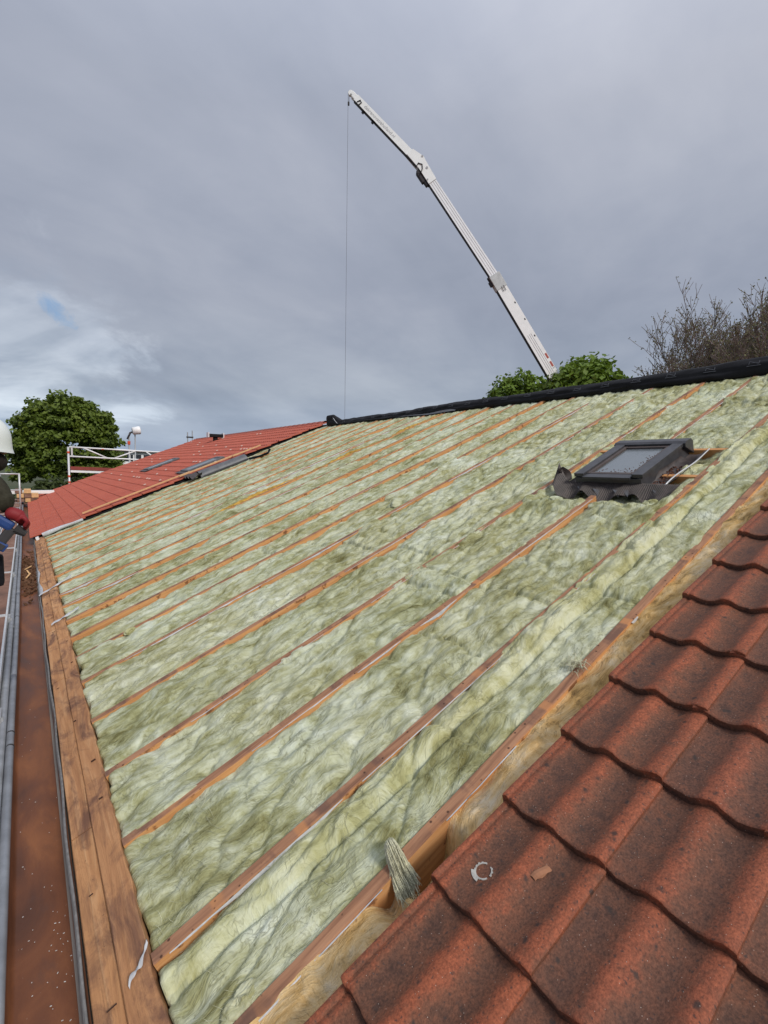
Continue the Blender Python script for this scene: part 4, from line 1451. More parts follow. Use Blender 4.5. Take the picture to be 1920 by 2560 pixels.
# end guard at the far end
er = MB()
er.tube([(-0.77, 20.0, DZ), (-0.77, 20.0, 1.08)], .026, 8); er.tube([(-1.46, 20.0, 1.06), (-0.77, 20.0, 1.06)], .024, 8); er.tube([(-1.46, 20.0, .53), (-0.77, 20.0, .53)], .024, 8)
er.build('end_guard', ALU, sc, smooth=True)
MB().box((-.40, 25.0, .22), 1.5, .5, .12).build('white_beam', WHITEP, sc)
ws = empty('timber_stack', (-.8, 24.6, DZ)); tag(ws, 'stack of pale timber offcuts on the far end of the scaffold', 'timber')
for k in range(8):
    MB().box((-.80 + (k % 3) * .24 + random.uniform(-.05, .05), 24.3 + random.uniform(-.1, .1), DZ + .09 + .17 * (k // 3)), .23, .9, .15, None).build('timber', PINE if k % 2 else DECK, ws, bevel=.006)

# ================================================================== SCAFFOLD AT THE FAR GABLE
gs = empty('gable_scaffold', (3, 27.4, GROUND)); tag(gs, 'aluminium scaffold guard rising behind the far gable of the red roof', 'scaffold')
def gp(x, z): return Vector((x, 27.4, z - .030 * (x - 1.06)))
for x in (1.06, 6.2):
    MB().tube([Vector((x, 27.4, GROUND)), gp(x, 2.20)], .045, 10).build('standard', ALU, gs, smooth=True)
MB().bar(gp(1.20, 1.76), gp(1.20, 2.2), .07, .05, Vector((0, 1, 0))).build('frame_post', ALU, gs)
for z, r_ in ((2.20, .036), (1.76, .036)):
    MB().tube([gp(1.1, z), gp(6.2, z)], r_, 8).build('guard_rail', WHITEP, gs, smooth=True)
for (xa, za, xb, zb) in ((1.7, 2.18, 2.65, 1.77), (2.95, 1.77, 3.9, 2.18), (4.4, 2.18, 5.0, 1.77), (5.2, 1.77, 5.9, 2.18)):
    MB().tube([gp(xa, za), gp(xb, zb)], .032, 8).build('brace', WHITEP, gs, smooth=True)
MB().bar(gp(1.12, 1.21), gp(6.2, 1.21), .03, .16).build('toe_board', TREDD, gs)
MB().bar(gp(1.12, 1.06), gp(6.2, 1.06), .05, .10).build('deck_edge', WHITEP, gs)
MB().bar(gp(2.55, 1.062), gp(2.85, 1.062), .054, .05).build('orange_mark', ORANGE, gs)
for z in (1.9, .78, .5):
    MB().tube([gp(1.06, z), gp(1.06, z + .09)], .055, 10).build('wedge_clamp', ORANGE, gs)
MB().tube([gp(2.42, 2.19), gp(2.52, 2.19)], .040, 8).build('rail_mark', ORANGE, gs)
MB().box((3.6, 27.85, 1.02), 5.2, .8, .05).build('deck_panel', DECK, gs)

lm = empty('site_lamp', (3.85, 28.3, GROUND)); tag(lm, 'white round floodlight head on two thin poles above the far scaffold', 'lamp')
MB().tube([(3.72, 28.3, GROUND), (3.78, 28.3, 3.0)], .04, 8).build('pole', STEEL, lm, smooth=True)
MB().tube([(4.02, 28.3, GROUND), (4.06, 28.3, 3.0)], .03, 8).build('pole', STEEL, lm, smooth=True)
MB().tube([(3.70, 28.3, 2.72), (3.84, 28.3, 3.05), (4.0, 28.3, 3.12)], .05, 8).build('bracket', DARK, lm, smooth=True)
MB().tube([(3.93, 28.25, 3.14), (3.96, 28.25, 3.145), (4.26, 28.2, 3.20), (4.29, 28.2, 3.205)], [.15, .19, .21, .19], 18).build('lamp_head', WHITEP, lm, smooth=True)
MB().tube([(3.765, 28.3, 2.45), (3.77, 28.3, 2.62)], .07, 8).build('orange_collar', ORANGE, lm)
mm_ = empty('mast', (6.75, 28.4, GROUND)); tag(mm_, 'thin forked mast with orange foot behind the red ridge', 'mast')
MB().tube([(6.70, 28.4, GROUND), (6.70, 28.4, 3.25)], .03, 6).build('pole', STEEL, mm_)
MB().tube([(6.95, 28.4, GROUND), (6.95, 28.4, 3.35)], .025, 6).build('pole', STEEL, mm_)
MB().box((6.82, 28.4, 2.98), .36, .06, .08).build('crossbar', DARK, mm_)
MB().box((6.70, 28.4, 2.48), .16, .16, .14).build('orange_foot', ORANGE, mm_)

# ================================================================== HOUSE WITH DORMER BEHIND
dh = empty('dormer_house', (13, 66, GROUND)); tag(dh, 'distant house with brown tiled roof and a white flat roofed dormer', 'house')
BROOF = plain('brown roof tile', (0.075, 0.040, 0.032), .85, .2, 0, .3, 2.0)
WALLP = plain('pale wall', (0.45, 0.43, 0.40), .9)
def hx(x, y, z): return Vector((x, y, z))
MB().box((13.5, 66, GROUND + 1.6), 15.0, 8.0, 3.2).build('wall', WALLP, dh)
rf = MB().prism([hx(5.2, 61.4, -.25), hx(5.2, 66, 2.95), hx(5.2, 70.6, -.25), hx(5.2, 70.6, -.5), hx(5.2, 61.4, -.5)], Vector((16.6, 0, 0))).build('roof', BROOF, dh)
MB().box((9.75, 63.3, 2.05), 4.4, 3.0, 1.45).build('dormer', WHITEP, rf)
MB().box((9.75, 63.2, 2.85), 4.9, 3.5, .14).build('dormer_roof', DARK, rf)
WIND = plain('far window glass', (0.03, 0.035, 0.04), .2, .6)
for (xa, xb) in ((8.35, 8.85), (9.05, 9.3), (9.45, 10.15), (10.4, 11.4), (11.55, 11.85)):
    MB().box(((xa + xb) / 2, 61.79, 2.12), xb - xa, .05, .75).build('window', WIND, dh)
for x in (16.5, 17.3):
    MB().tube([(x, 65, 2.2), (x, 65, 3.5)], .14, 8).build('chimney_pipe', DARK, rf)
ch2 = empty('shed', (9.5, 50, GROUND)); tag(ch2, 'low brown roofed shed below the dormer house', 'shed')
MB().box((9.2, 50, GROUND + 1.9), 5.0, 4, 3.8).build('wall', plain('grey shed wall', (.22, .21, .20), .9), ch2)
MB().prism([hx(6.4, 47.8, .45), hx(6.4, 52.2, .45), hx(6.4, 50.0, 1.35)], Vector((5.6, 0, 0))).build('roof', BROOF, ch2)

# ================================================================== TREES
def leaf_cloud(centres, sizes, per, leaf, seed, up=0.6):
    r = np.random.default_rng(seed)
    C = np.repeat(np.asarray(centres), per, axis=0)
    Z = np.repeat(np.asarray(sizes), per, axis=0)
    N = len(C)
    dv = r.normal(size=(N, 3)); dv /= np.linalg.norm(dv, axis=1)[:, None]
    rad = r.random(N) ** 0.45
    pos = C + dv * Z * rad[:, None]
    nrm = dv * .7 + r.normal(size=(N, 3)) * .5 + np.array([0, 0, up])
    nrm /= np.linalg.norm(nrm, axis=1)[:, None]
    t = np.cross(nrm, r.normal(size=(N, 3))); t /= np.linalg.norm(t, axis=1)[:, None]
    b = np.cross(nrm, t)
    L = leaf * r.uniform(.6, 1.3, N)[:, None]
    q0 = pos - t * L * .55
    q1 = pos + b * L * .36 - nrm * L * .08
    q2 = pos + t * L * .55 - nrm * L * .18
    q3 = pos - b * L * .36 - nrm * L * .08
    V = np.stack([q0, q1, q2, q3], 1).reshape(-1, 3)
    F = np.arange(N * 4).reshape(-1, 4)
    return V, F


def limb_tree(mb, base, height, spread, seed, r0, levels=3, n=(6, 5, 4)):
    r = random.Random(seed)
    tips = []
    def grow(p, d, L, rad, lv):
        pts = [p]; rr = [rad]
        q = p.copy(); dd = d.copy()
        for k in range(4):
            dd = (dd + Vector((r.gauss(0, .12), r.gauss(0, .12), r.gauss(.03, .08)))).normalized()
            q = q + dd * (L / 4); pts.append(q.copy()); rr.append(rad * (1 - .16 * (k + 1)))
        mb.tube(pts, rr, 6 if lv < 2 else 4, cap=False)
        tips.append((q.copy(), lv))
        if lv < levels:
            for k in range(n[min(lv, len(n) - 1)]):
                t = r.randint(1, 4)
                a = r.uniform(0, 6.283); e = r.uniform(.35, 1.0)
                nd_ = (dd * .6 + Vector((math.cos(a) * spread, math.sin(a) * spread, e * .55))).normalized()
                grow(pts[t], nd_, L * r.uniform(.5, .75), rr[t] * .55, lv + 1)
    grow(Vector(base), Vector((0, 0, 1)), height, r0, 0)
    return tips


def leafy_tree(name, base, c, rad, clumps, per, leaf, mat, label, seed, csize=.9, flat=.55):
    t = empty(name, base); tag(t, label, 'tree')
    r = np.random.default_rng(seed)
    mb = MB()
    limb_tree(mb, base, (c[2] - base[2]) * .75, .9, seed, .28, 2, (7, 5))
    mb.build('trunk', BARK, t, smooth=True)
    u = r.normal(size=(clumps, 3)); u /= np.linalg.norm(u, axis=1)[:, None]
    u[:, 2] = np.where(u[:, 2] < -.5, -u[:, 2], u[:, 2])
    lump = 1 + .12 * fbm(u[:, 0] * 2.2 + seed, u[:, 1] * 2.2 + u[:, 2] * 1.7, 161, 3)
    k = (0.50 + 0.5 * r.random(clumps) ** .5) * lump
    cen = np.array(c) + u * np.array(rad) * k[:, None]
    sz = np.stack([csize * r.uniform(.6, 1.25, clumps)] * 3, 1) * np.array([1, 1, flat])
    V, F = leaf_cloud(cen, sz, per, leaf, seed)
    me = fast_mesh('crown', V, F, mat, False)
    link(bpy.data.objects.new('crown', me), t)
    return t


leafy_tree('maple_tree', (2.3, 46, GROUND), (2.2, 46, 2.2), (3.7, 3.7, 4.35), 520, 80, .30, LEAF, 'big round green tree behind the far scaffold', 21, .75, .5)
leafy_tree('green_tree', (21.5, 14.5, GROUND), (21.6, 14.0, 3.7), (2.1, 2.7, 3.1), 280, 60, .26, LEAF2, 'bright green tree behind the ridge beside the crane boom', 22, .62, .8)
leafy_tree('green_tree', (24.8, 21.0, GROUND), (24.8, 20.4, 4.1), (2.4, 2.7, 3.3), 190, 60, .28, LEAF2, 'bright green tree behind the crane boom on its left', 23, .62, .8)


def bare_tree(base, height, seed, label, lean=(0, 0)):
    t = empty('bare_tree', base); tag(t, label, 'tree', 'budding trees behind the ridge')
    r = random.Random(seed)
    mb = MB(); tips = []
    def grow(p, d, L, rad, lv):
        k_ = 5 if lv < 3 else 3
        pts = [p]; rr = [rad]; q = p.copy(); dd = d.copy()
        for k in range(k_):
            dd = (dd + Vector((r.gauss(0, .10), r.gauss(0, .10), r.gauss(.04, .06)))).normalized()
            q = q + dd * (L / k_); pts.append(q.copy()); rr.append(max(rad * (1 - .8 * (k + 1) / k_), .010))
        mb.tube(pts, rr, 6 if lv < 1 else 4 if lv < 3 else 3, cap=False)
        if lv >= 3:
            tips.extend(pts[1:])
        if lv < 4:
            num = (9, 8, 7, 5)[lv]
            for k in range(num):
                t_ = r.uniform(.25, 1.0) * k_
                i0 = min(int(t_), k_ - 1); fr = t_ - i0
                pp = pts[i0].lerp(pts[i0 + 1], fr)
                a = r.uniform(0, 6.283)
                side = Vector((math.cos(a), math.sin(a), 0))
                nd_ = (dd * .75 + side * r.uniform(.30, .72) + Vector((0, 0, .18))).normalized()
                grow(pp, nd_, L * r.uniform(.42, .62), max(rr[i0] * .55, .013), lv + 1)
    b = Vector(base)
    for k in range(3):
        a = k * 2.1 + r.uniform(0, 1)
        grow(b, Vector((math.cos(a) * .20 + lean[0], math.sin(a) * .20 + lean[1], 1)).normalized(), height * r.uniform(.60, .72), .13, 0)
    mb.build('trunk', BARK2, t, smooth=True)
    C = np.array([tuple(p) for p in tips])
    C = C[np.random.default_rng(seed).random(len(C)) < .5]
    V, F = leaf_cloud(C, np.full((len(C), 3), .12), 2, .085, seed, .2)
    me = fast_mesh('crown', V, F, BUD, False)
    link(bpy.data.objects.new('crown', me), t)
    return t


bare_tree((24.8, 9.0, GROUND), 9.3, 31, 'leafless twiggy tree next to the bright green tree behind the ridge')
bare_tree((24.8, 7.5, GROUND), 10.4, 32, 'middle twiggy tree of three behind the black ridge membrane')
bare_tree((24.8, 5.7, GROUND), 10.3, 33, 'tallest twiggy tree of three behind the black ridge membrane')

# low hedge behind the far gable
r = np.random.default_rng(41)
cen = np.stack([r.uniform(-6, 9, 420), r.uniform(38, 40, 420), r.uniform(-3.2, -.1, 420)], 1)
cen[:, 2] += .5 * np.sin(cen[:, 0] * .9)
V, F = leaf_cloud(cen, np.full((420, 3), .55), 40, .24, 42)
hd = empty('hedge', (1.5, 39, GROUND)); tag(hd, 'dark low hedge below the big round tree', 'hedge')
link(bpy.data.objects.new('foliage', fast_mesh('foliage', V, F, HEDGE, False)), hd)

# ================================================================== CRANE
KP = [Vector((21.02, 15., 5.8)), Vector((18.34, 16.89, 10.73)), Vector((15.22, 19.08, 15.89)), Vector((12.51, 21., 18.97))]
crane = empty('mobile_crane', (29.5, 14.4, GROUND)); tag(crane, 'white telescopic crane boom rising behind the ridge, its jib angled left', 'crane')
K = [Vector((0, 0, 0))] + KP
# side normal of the boom plane, turned to the camera side
bdir = (K[3] - K[1]).normalized()
side = Vector((bdir.y, -bdir.x, 0)).normalized()
if side.y > 0: side = -side
K[0] = K[1] - (K[2] - K[1]).normalized() * 9.6


def boom(name, a, b, h0, h1, wd, mat, parent, shift=0.0):
    x = (b - a).normalized()
    z = side.cross(x).normalized()
    if z.z < 0: z = -z
    yv_ = z.cross(x)
    vs = []
    for (p, h) in ((a, h0), (b, h1)):
        for (dy, dz) in ((-.5, -.5), (.5, -.5), (.5, .5), (-.5, .5)):
            vs.append(p + yv_ * (dy * wd) + z * (dz * h + shift))
    m = MB()
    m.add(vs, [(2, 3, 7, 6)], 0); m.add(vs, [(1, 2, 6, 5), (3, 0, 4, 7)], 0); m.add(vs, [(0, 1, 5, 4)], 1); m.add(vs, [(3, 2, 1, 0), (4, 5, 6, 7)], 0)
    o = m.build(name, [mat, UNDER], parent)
    return o, x, yv_, z


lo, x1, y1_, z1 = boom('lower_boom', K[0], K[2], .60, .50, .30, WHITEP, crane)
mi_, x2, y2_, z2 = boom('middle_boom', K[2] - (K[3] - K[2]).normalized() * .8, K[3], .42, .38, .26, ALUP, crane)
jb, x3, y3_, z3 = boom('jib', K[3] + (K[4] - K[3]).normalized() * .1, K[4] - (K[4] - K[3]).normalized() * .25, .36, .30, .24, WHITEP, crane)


def on(a, b, t, u, yv_, z_, half):
    """point on the camera side face"""
    sgn = 1 if yv_.dot(side) > 0 else -1
    return a.lerp(b, t) + z_ * u + yv_ * (half * sgn)


# grooves along the profiles
gr = MB()
for u in (-.10, .02, .12):
    gr.bar(on(K[2], K[3], .02, u, y2_, z2, .133), on(K[2], K[3], .93, u, y2_, z2, .133), .016, .006, y2_)
gr.build('groove', GREYP, mi_)
gr = MB()
for u in (-.13, -.02, .08):
    gr.bar(on(K[0], K[2], .30, u, y1_, z1, .153), on(K[0], K[2], .80, u * .9, y1_, z1, .153), .016, .006, y1_)
gr.build('groove', GREYP, lo)
col_ = MB()
c = K[2] - x1 * .12
col_.box(c, .75, .36, .55, (x1, y1_, z1)).build('collar', plain('pale grey collar', (.52, .54, .55), .5), lo, bevel=.01)
MB().bar(on(K[0], K[2], .955, -.02, y1_, z1, .183), on(K[0], K[2], .972, -.02, y1_, z1, .183), .03, .004, y1_).build('mark', DARK, lo)
MB().bar(on(K[0], K[2], .955, .10, y1_, z1, .183), on(K[0], K[2], .972, .10, y1_, z1, .183), .03, .004, y1_).build('mark', DARK, lo)
for t_ in (.905, .845, .785):
    MB().bar(on(K[0], K[2], t_, .18, y1_, z1, .152), on(K[0], K[2], t_ + .006, .18, y1_, z1, .152), .06, .006, y1_).build('slot', DARK, lo)
for t_ in (.705, .675):
    MB().bar(on(K[0], K[2], t_, .19, y1_, z1, .152), on(K[0], K[2], t_ + .018, .19, y1_, z1, .152), .10, .006, y1_).build('mark', REDM, lo)
mb = MB()
mb.box(K[2] - z1 * .31 - x1 * .05, .26, .2, .16, (x1, y1_, z1)); mb.box(K[2] - z1 * .28 + x1 * .2, .2, .16, .12, (x1, y1_, z1))
mb.build('guide_block', UNDER, lo, bevel=.03)
# knuckle plates and hoses
kn = MB()
sg_ = 1 if y2_.dot(side) > 0 else -1
poly = [K[3] - x2 * .95 - z2 * .21, K[3] - x2 * .95 + z2 * .21, K[3] - x2 * .1 + z2 * .26, K[3] + x3 * .15 + z3 * .33, K[3] + x3 * .75 + z3 * .21, K[3] + x3 * .8 - z3 * .16, K[3] - x2 * .1 - z2 * .20]
for k in (-1, 1):
    kn.prism([p + y2_ * (k * .135) for p in poly], y2_ * (k * .03))
kn.build('knuckle', WHITEP, crane)
for (p, rr_) in ((K[3] + x3 * .2 + z3 * .28, .05), (K[3] - x2 * .3 + z2 * .12, .06), (K[3] - x2 * .75 - z2 * .15, .04)):
    MB().tube([p + y2_ * (sg_ * .15), p + y2_ * (sg_ * .18)], rr_, 10).build('pin', GREYP, crane)
mb = MB()
mb.box(K[3] - x2 * .45 - z2 * .30, .55, .22, .22, (x2, y2_, z2)); mb.box(K[3] - x2 * .75 - z2 * .25, .4, .20, .18, (x2, y2_, z2)); mb.tube([K[3] - x2 * .2 - z2 * .28 - y2_ * .12, K[3] - x2 * .2 - z2 * .28 + y2_ * .12], .12, 10)
mb.build('ram', UNDER, crane, bevel=.05)
mb = MB()
o_ = y2_ * (sg_ * .19)
mb.tube([K[3] - z2 * .30 + o_, K[3] - z2 * .1 + x2 * .1 + o_, K[3] + z2 * .02 - x2 * .05 + o_, K[3] - z2 * .08 - x2 * .22 + o_, K[3] - z2 * .28 - x2 * .35 + o_], .022, 6)
mb.build('hose', DARK, crane, smooth=True)
# jib head
hd_ = MB()
e = K[4]
hd_.box(e - x3 * .30, .50, .22, .24, (x3, y3_, z3)); hd_.box(e - x3 * .02 + z3 * .03, .16, .22, .18, (x3, y3_, z3))
hd_.build('jib_head', WHITEP, crane, bevel=.03)
sh = MB(); sh.tube([e + x3 * .08 - y3_ * .06, e + x3 * .08 + y3_ * .06], .12, 16); sh.build('sheave', WHITEP, crane)
MB().tube([e + y3_ * (sg_ * .13) - x3 * .45 - z3 * .12, e + y3_ * (sg_ * .14) - x3 * .52 + z3 * .04, e + y3_ * (sg_ * .14) - x3 * .62 + z3 * .0, e + y3_ * (sg_ * .14) - x3 * .60 - z3 * .16], .025, 6).build('hose', DARK, crane)
for t_ in (.80, .66):
    MB().box(K[3].lerp(K[4], t_) - z3 * .19, .10, .08, .14, (x3, y3_, z3)).build('bracket', UNDER, crane)
top = e + x3 * .12 - z3 * .08
MB().tube([top, top - Vector((0, 0, .42))], .014, 6).build('limit_rod', DARK, crane)
MB().tube([top - Vector((.02, 0, .36)), top - Vector((.02, 0, .50))], .045, 8).build('limit_weight', DARK, crane)
MB().tube([top + Vector((-.05, 0, .05)), Vector((top.x - .05, top.y, -2.6))], .007, 5).build('cable', plain('steel rope', (.10, .10, .11), .6), crane)
hk = MB(); hx_ = Vector((top.x - .05, top.y, -2.6))
hk.box(hx_ - Vector((0, 0, .15)), .14, .12, .3); hk.tube([hx_ - Vector((0, 0, .3)), hx_ - Vector((.0, 0, .42)), hx_ - Vector((.08, 0, .5)), hx_ - Vector((.14, 0, .42))], .025, 6)
hk.build('hook_block', ORANGE, crane)
# lettering on the jib
cu = bpy.data.curves.new('lettering', 'FONT'); cu.body = 'dakrenovatieholland.nl'; cu.size = .24; cu.align_x = 'CENTER'; cu.align_y = 'CENTER'
to = bpy.data.objects.new('lettering', cu); COL.objects.link(to)
dg = bpy.context.evaluated_depsgraph_get()
tm = bpy.data.meshes.new_from_object(to.evaluated_get(dg))
bpy.data.objects.remove(to)
xx_ = -x3 if (-x3).dot(Vector((CM[0][0], CM[1][0], CM[2][0]))) > 0 else x3
nrm = y3_ * sg_
up_ = nrm.cross(xx_)
cen_ = K[3].lerp(K[4], .60) + nrm * .125 + z3 * .0
mt = Matrix((xx_, up_, nrm)).transposed().to_4x4(); mt.translation = cen_
wdt = max(v.co.x for v in tm.vertices) - min(v.co.x for v in tm.vertices)
k_ = 1.95 / wdt
tm.transform(mt @ Matrix.Diagonal((k_, k_ * 1.0, 1, 1)))
tm.materials.clear(); tm.materials.append(GREYP)
link(bpy.data.objects.new('lettering', tm), jb)
# turret and truck, out of sight behind the house
MB().tube([Vector((29.9, 14.37, GROUND + 1.1)), Vector((29.9, 14.37, GROUND + 1.9))], .8, 20).build('turret', WHITEP, crane)
tr = MB().box((30.3, 13.0, GROUND + .85), 2.4, 8.5, .5).build('chassis', DARK, crane, bevel=.03)
cb = MB().prism([Vector((29.1, 7.4, GROUND + .5)), Vector((29.1, 9.3, GROUND + .5)), Vector((29.1, 9.3, GROUND + 2.9)), Vector((29.1, 7.9, GROUND + 2.9)), Vector((29.1, 7.35, GROUND + 1.8))], Vector((2.4, 0, 0))).build('cab', WHITEP, crane, bevel=.04)
MB().box((30.3, 7.55, GROUND + 2.35), 2.1, .5, .8).build('windscreen', WIND, cb)
for x in (29.25, 31.35):
    for yv in (8.4, 13.5, 15.0, 16.4):
        wh = MB().tube([(x - .15, yv, GROUND + .5), (x + .15, yv, GROUND + .5)], .5, 20).build('wheel', MEMB, crane)
        MB().tube([(x - .17, yv, GROUND + .5), (x + .17, yv, GROUND + .5)], .26, 14).build('rim', STEEL, wh)

# ================================================================== PERSON ON THE SCAFFOLD
PX, PY = -0.985, 3.70


def skin(name, verts, edges, radii, mat, parent, sub=2, root=0):
    me = bpy.data.meshes.new(name)
    me.from_pydata([tuple(v) for v in verts], edges, [])
    o = bpy.data.objects.new(name, me)
    me.materials.append(mat)
    sv = me.skin_vertices.new() if hasattr(me.skin_vertices, 'new') else None
    COL.objects.link(o)
    mod = o.modifiers.new('skin', 'SKIN'); mod.use_smooth_shade = True
    if not me.skin_vertices:
        bpy.context.view_layer.objects.active = o
        bpy.ops.object.select_all(action='DESELECT'); o.select_set(True)
        bpy.ops.mesh.customdata_skin_add()
    sl = me.skin_vertices[0].data
    for k, rr_ in enumerate(radii):
        sl[k].radius = (rr_, rr_) if not isinstance(rr_, tuple) else rr_
        sl[k].use_root = (k == root)
    mod2 = o.modifiers.new('sub', 'SUBSURF'); mod2.levels = sub; mod2.render_levels = sub
    dg_ = bpy.context.evaluated_depsgraph_get()
    nm_ = bpy.data.meshes.new_from_object(o.evaluated_get(dg_))
    bpy.data.objects.remove(o)
    nm_.name = name
    nm_.materials.clear(); nm_.materials.append(mat)
    nm_.polygons.foreach_set('use_smooth', [True] * len(nm_.polygons))
    return link(bpy.data.objects.new(name, nm_), parent)


person = empty('person', (PX, PY, DZ)); tag(person, 'roof worker in white helmet, dark olive sweater and red glove on the scaffold', 'person')
SKIN = plain('skin', (0.34, 0.19, 0.13), .55, .35)
SWEAT = plain('dark olive sweater', (0.045, 0.042, 0.030), .95, .1, 0, .3, 40, .5)
TROU = plain('black work trousers', (0.016, 0.016, 0.020), .9, .1, 0, .4, 20, .4)
REDG = plain('red glove', (0.22, 0.016, 0.020), .6)
BLUE = plain('blue plastic', (0.018, 0.055, 0.20), .4, .5)
HAIR = plain('dark beard', (0.018, 0.013, 0.010), .9)
def pp(x, y, z): return Vector((PX + x, PY + y, DZ + z))
# body, facing +x towards the roof, leaning forward, head bent
V = [pp(0, 0, .93), pp(.06, 0, 1.15), pp(.14, 0, 1.38), pp(.15, 0, 1.49), pp(.155, 0, 1.56), pp(.180, 0, 1.62), pp(.172, 0, 1.71),
     pp(.23, -.19, 1.46), pp(.27, -.24, 1.34), pp(.17, .19, 1.44), pp(.06, .25, 1.16), pp(.12, .22, .97), pp(.285, -.262, 1.325), pp(.292, -.268, 1.32),
     pp(-.01, -.10, .86), pp(.03, -.11, .48), pp(-.02, -.11, .08), pp(.10, -.12, .035), pp(-.01, .10, .86), pp(.0, .11, .48), pp(-.05, .11, .08), pp(.08, .12, .035)]
E = [(0, 1), (1, 2), (2, 3), (3, 4), (4, 5), (5, 6), (2, 7), (7, 8), (8, 12), (12, 13), (2, 9), (9, 10), (10, 11), (0, 14), (14, 15), (15, 16), (16, 17), (0, 18), (18, 19), (19, 20), (20, 21)]
Rr = [.13, .12, .13, .07, .062, .092, .085, .06, .045, .06, .045, .032, .036, .03, .085, .058, .042, .035, .085, .058, .042, .035]
skin('body', V, E, Rr, SKIN, person)
# sweater with sleeves
V = [pp(0, 0, .92), pp(.03, 0, 1.05), pp(.08, 0, 1.20), pp(.145, 0, 1.38), pp(.15, 0, 1.48), pp(.215, -.19, 1.46), pp(.26, -.22, 1.40), pp(.28, -.24, 1.35), pp(.325, -.265, 1.345), pp(.17, .19, 1.445), pp(.06, .25, 1.16), pp(.11, .225, 1.0)]
E = [(0, 1), (1, 2), (2, 3), (3, 4), (3, 5), (5, 6), (6, 7), (7, 8), (3, 9), (9, 10), (10, 11)]
skin('sweater', V, E, [(.15, .155), (.15, .16), (.15, .165), (.15, .165), .10, .088, .075, .07, .056, .082, .064, .05], SWEAT, person)
V = [pp(0, 0, .95), pp(-.01, -.10, .84), pp(.03, -.11, .48), pp(-.02, -.11, .10), pp(-.01, .10, .84), pp(.0, .11, .48), pp(-.05, .11, .10)]
skin('trousers', V, [(0, 1), (1, 2), (2, 3), (0, 4), (4, 5), (5, 6)], [.15, .112, .084, .07, .112, .084, .07], TROU, person)
for (a, b) in ((-.02, -.115), (-.05, .115)):
    mb = MB(); mb.tube([pp(a - .07, b, .055), pp(a + .02, b, .075), pp(a + .12, b, .05), pp(a + .19, b, .035)], [.045, .06, .05, .028], 10)
    mb.build('boot', TROU, person, smooth=True)
hd0 = pp(.180, 0, 1.668)
# helmet shell
A = []
for k in range(15):
    v = (math.pi * .5) * k / 14
    row = []
    for j in range(33):
        a = 2 * math.pi * j / 32
        rr_ = math.sin(v) ** .72
        row.append(tuple(hd0 + Vector((.150 * rr_ * math.cos(a) + .004, .118 * rr_ * math.sin(a), .045 + .142 * math.cos(v) * (1 + .03 * math.cos(4 * a) * 0)))))
    A.append(row)
for dz_, ex in ((-.025, .0005), (-.050, .001), (-.064, .004), (-.068, .005)):
    row = []
    for j in range(33):
        a = 2 * math.pi * j / 32
        fr = max(0, math.cos(a)) ** 2
        row.append(tuple(hd0 + Vector(((.150 + ex * (.4 + 1.6 * fr)) * math.cos(a) + .004, (.118 + ex * .6) * math.sin(a), .045 + dz_ - .012 * fr * (dz_ < -.05)))))
    A.append(row)
hel = MB().grid(np.array(A)).build('helmet', plain('white helmet plastic', (0.72, 0.76, 0.74), .35, .5, 0, .04, 5), person, smooth=True)
bd = MB().bar(hd0 + Vector((.02, -.117, .055)), hd0 + Vector((.10, -.088, .048)), .004, .006)
bd.build('helmet_line', GREYP, hel)
# beard, nose, ear, eye
A = []
for k in range(9):
    v = math.pi * k / 8
    A.append([tuple(hd0 + Vector((.055 + .075 * math.sin(v) * math.cos(a), .078 * math.sin(v) * math.sin(a), -.085 - .065 * math.cos(v)))) for a in np.linspace(0, 2 * math.pi, 17)])
MB().grid(np.array(A)).build('beard', HAIR, person, smooth=True)
MB().tube([hd0 + Vector((.085, 0, .0)), hd0 + Vector((.112, 0, -.035)), hd0 + Vector((.085, 0, -.045))], [.010, .017, .010], 8).build('nose', SKIN, person, smooth=True)
for k in (-1, 1):
    MB().tube([hd0 + Vector((-.01, k * .088, .01)), hd0 + Vector((-.012, k * .100, -.015)), hd0 + Vector((-.008, k * .09, -.05))], [.010, .022, .010], 8).build('ear', SKIN, person, smooth=True)
    MB().tube([hd0 + Vector((.078, k * .034, .0)), hd0 + Vector((.088, k * .034, .0))], .010, 8).build('eye', HAIR, person, smooth=True)
# tool pouch at the hip
MB().box(pp(.20, -.15, .96), .14, .10, .18).build('tool_pouch', TROU, person, bevel=.02)
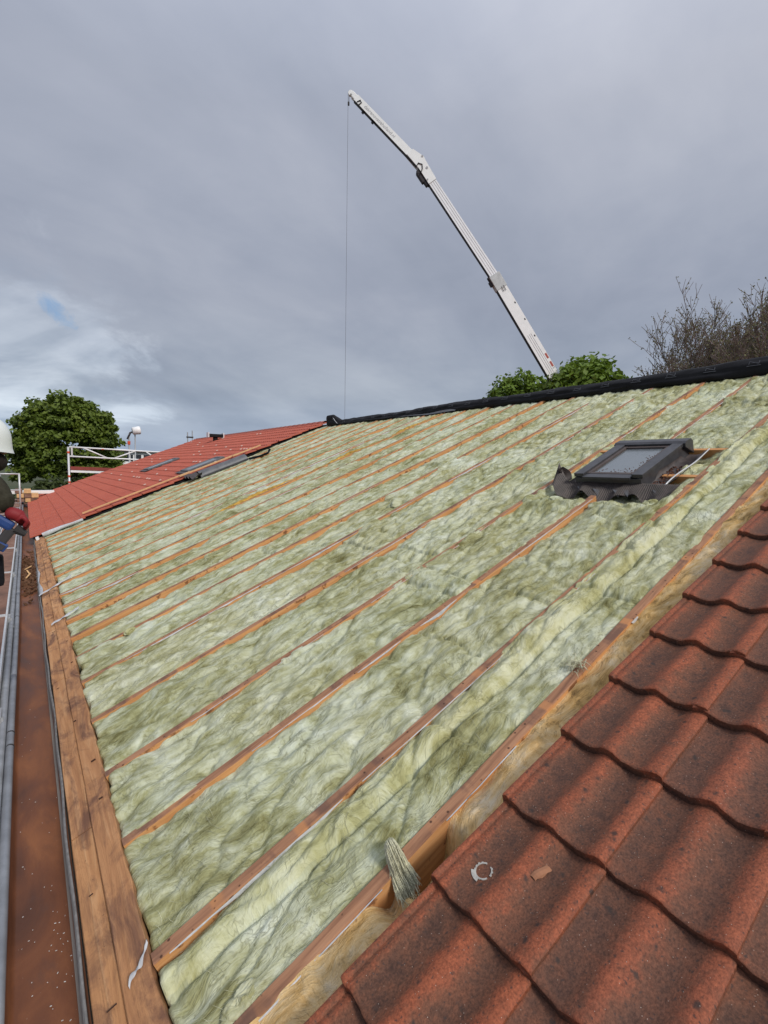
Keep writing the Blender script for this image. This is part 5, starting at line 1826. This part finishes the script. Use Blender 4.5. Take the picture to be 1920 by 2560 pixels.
# gloved right hand gripping the tool, palm and five fingers
hw_ = pp(.29, -.275, 1.315)
V = [hw_, hw_ + Vector((.05, -.005, -.025)), hw_ + Vector((.075, -.005, -.045))]; E = [(0, 1), (1, 2)]; Rr = [.040, .042, .036]
for k in range(4):
    b0 = len(V)
    o_y = -.030 + .020 * k
    z_ = -.02 * abs(k - 1.2) * .3
    V += [hw_ + Vector((.085, o_y - .01, -.04 - .012 * k)), hw_ + Vector((.108 + z_, o_y - .014, -.065 - .012 * k)), hw_ + Vector((.090 + z_, o_y - .004, -.095 - .008 * k))]
    E += [(2, b0), (b0, b0 + 1), (b0 + 1, b0 + 2)]; Rr += [.014, .012, .010]
b0 = len(V)
V += [hw_ + Vector((.045, .035, -.045)), hw_ + Vector((.065, .042, -.075)), hw_ + Vector((.082, .030, -.092))]
E += [(1, b0), (b0, b0 + 1), (b0 + 1, b0 + 2)]; Rr += [.016, .013, .011]
skin('glove', V, E, Rr, REDG, person, 2)
hw2 = pp(.115, .22, .965)
V = [hw2, hw2 + Vector((.05, -.02, -.01)), hw2 + Vector((.07, -.035, -.015))]; E = [(0, 1), (1, 2)]; Rr = [.034, .038, .032]
for k in range(4):
    b0 = len(V)
    V += [hw2 + Vector((.085, -.03 + .004 * k, .012 - .018 * k)), hw2 + Vector((.098, -.058, .012 - .018 * k)), hw2 + Vector((.082, -.078, .010 - .018 * k))]
    E += [(2, b0), (b0, b0 + 1), (b0 + 1, b0 + 2)]; Rr += [.012, .011, .009]
b0 = len(V)
V += [hw2 + Vector((.05, -.04, .028)), hw2 + Vector((.06, -.065, .03))]
E += [(1, b0), (b0, b0 + 1)]; Rr += [.014, .012]
skin('glove', V, E, Rr, REDG, person, 2)
tool = empty('cordless_tool', pp(.20, -.275, 1.12)); tag(tool, 'blue and black cordless power tool held in the red glove', 'power tool')
tc_ = pp(.300, -.275, 1.235)
ax = (Vector((.80, 0, -.60)), Vector((0, 1, 0)), Vector((.60, 0, .80)))
MB().box(tc_ + ax[0] * -.03, .12, .05, .055, ax).build('motor_body', BLUE, tool, bevel=.016)
MB().box(tc_ + ax[0] * .03 + ax[2] * -.07, .05, .042, .13, ax).build('grip', DARK, tool, bevel=.012)
MB().box(tc_ + ax[0] * .035 + ax[2] * -.115, .075, .06, .045, ax).build('battery', BLUE, tool, bevel=.008)
MB().box(tc_ + ax[0] * .035 + ax[2] * -.115 - ax[1] * .0315, .05, .004, .03, ax).build('battery_label', DARK, tool)
MB().tube([tc_ + ax[0] * .04, tc_ + ax[0] * .10], [.03, .016], 10).build('nose_piece', DARK, tool)
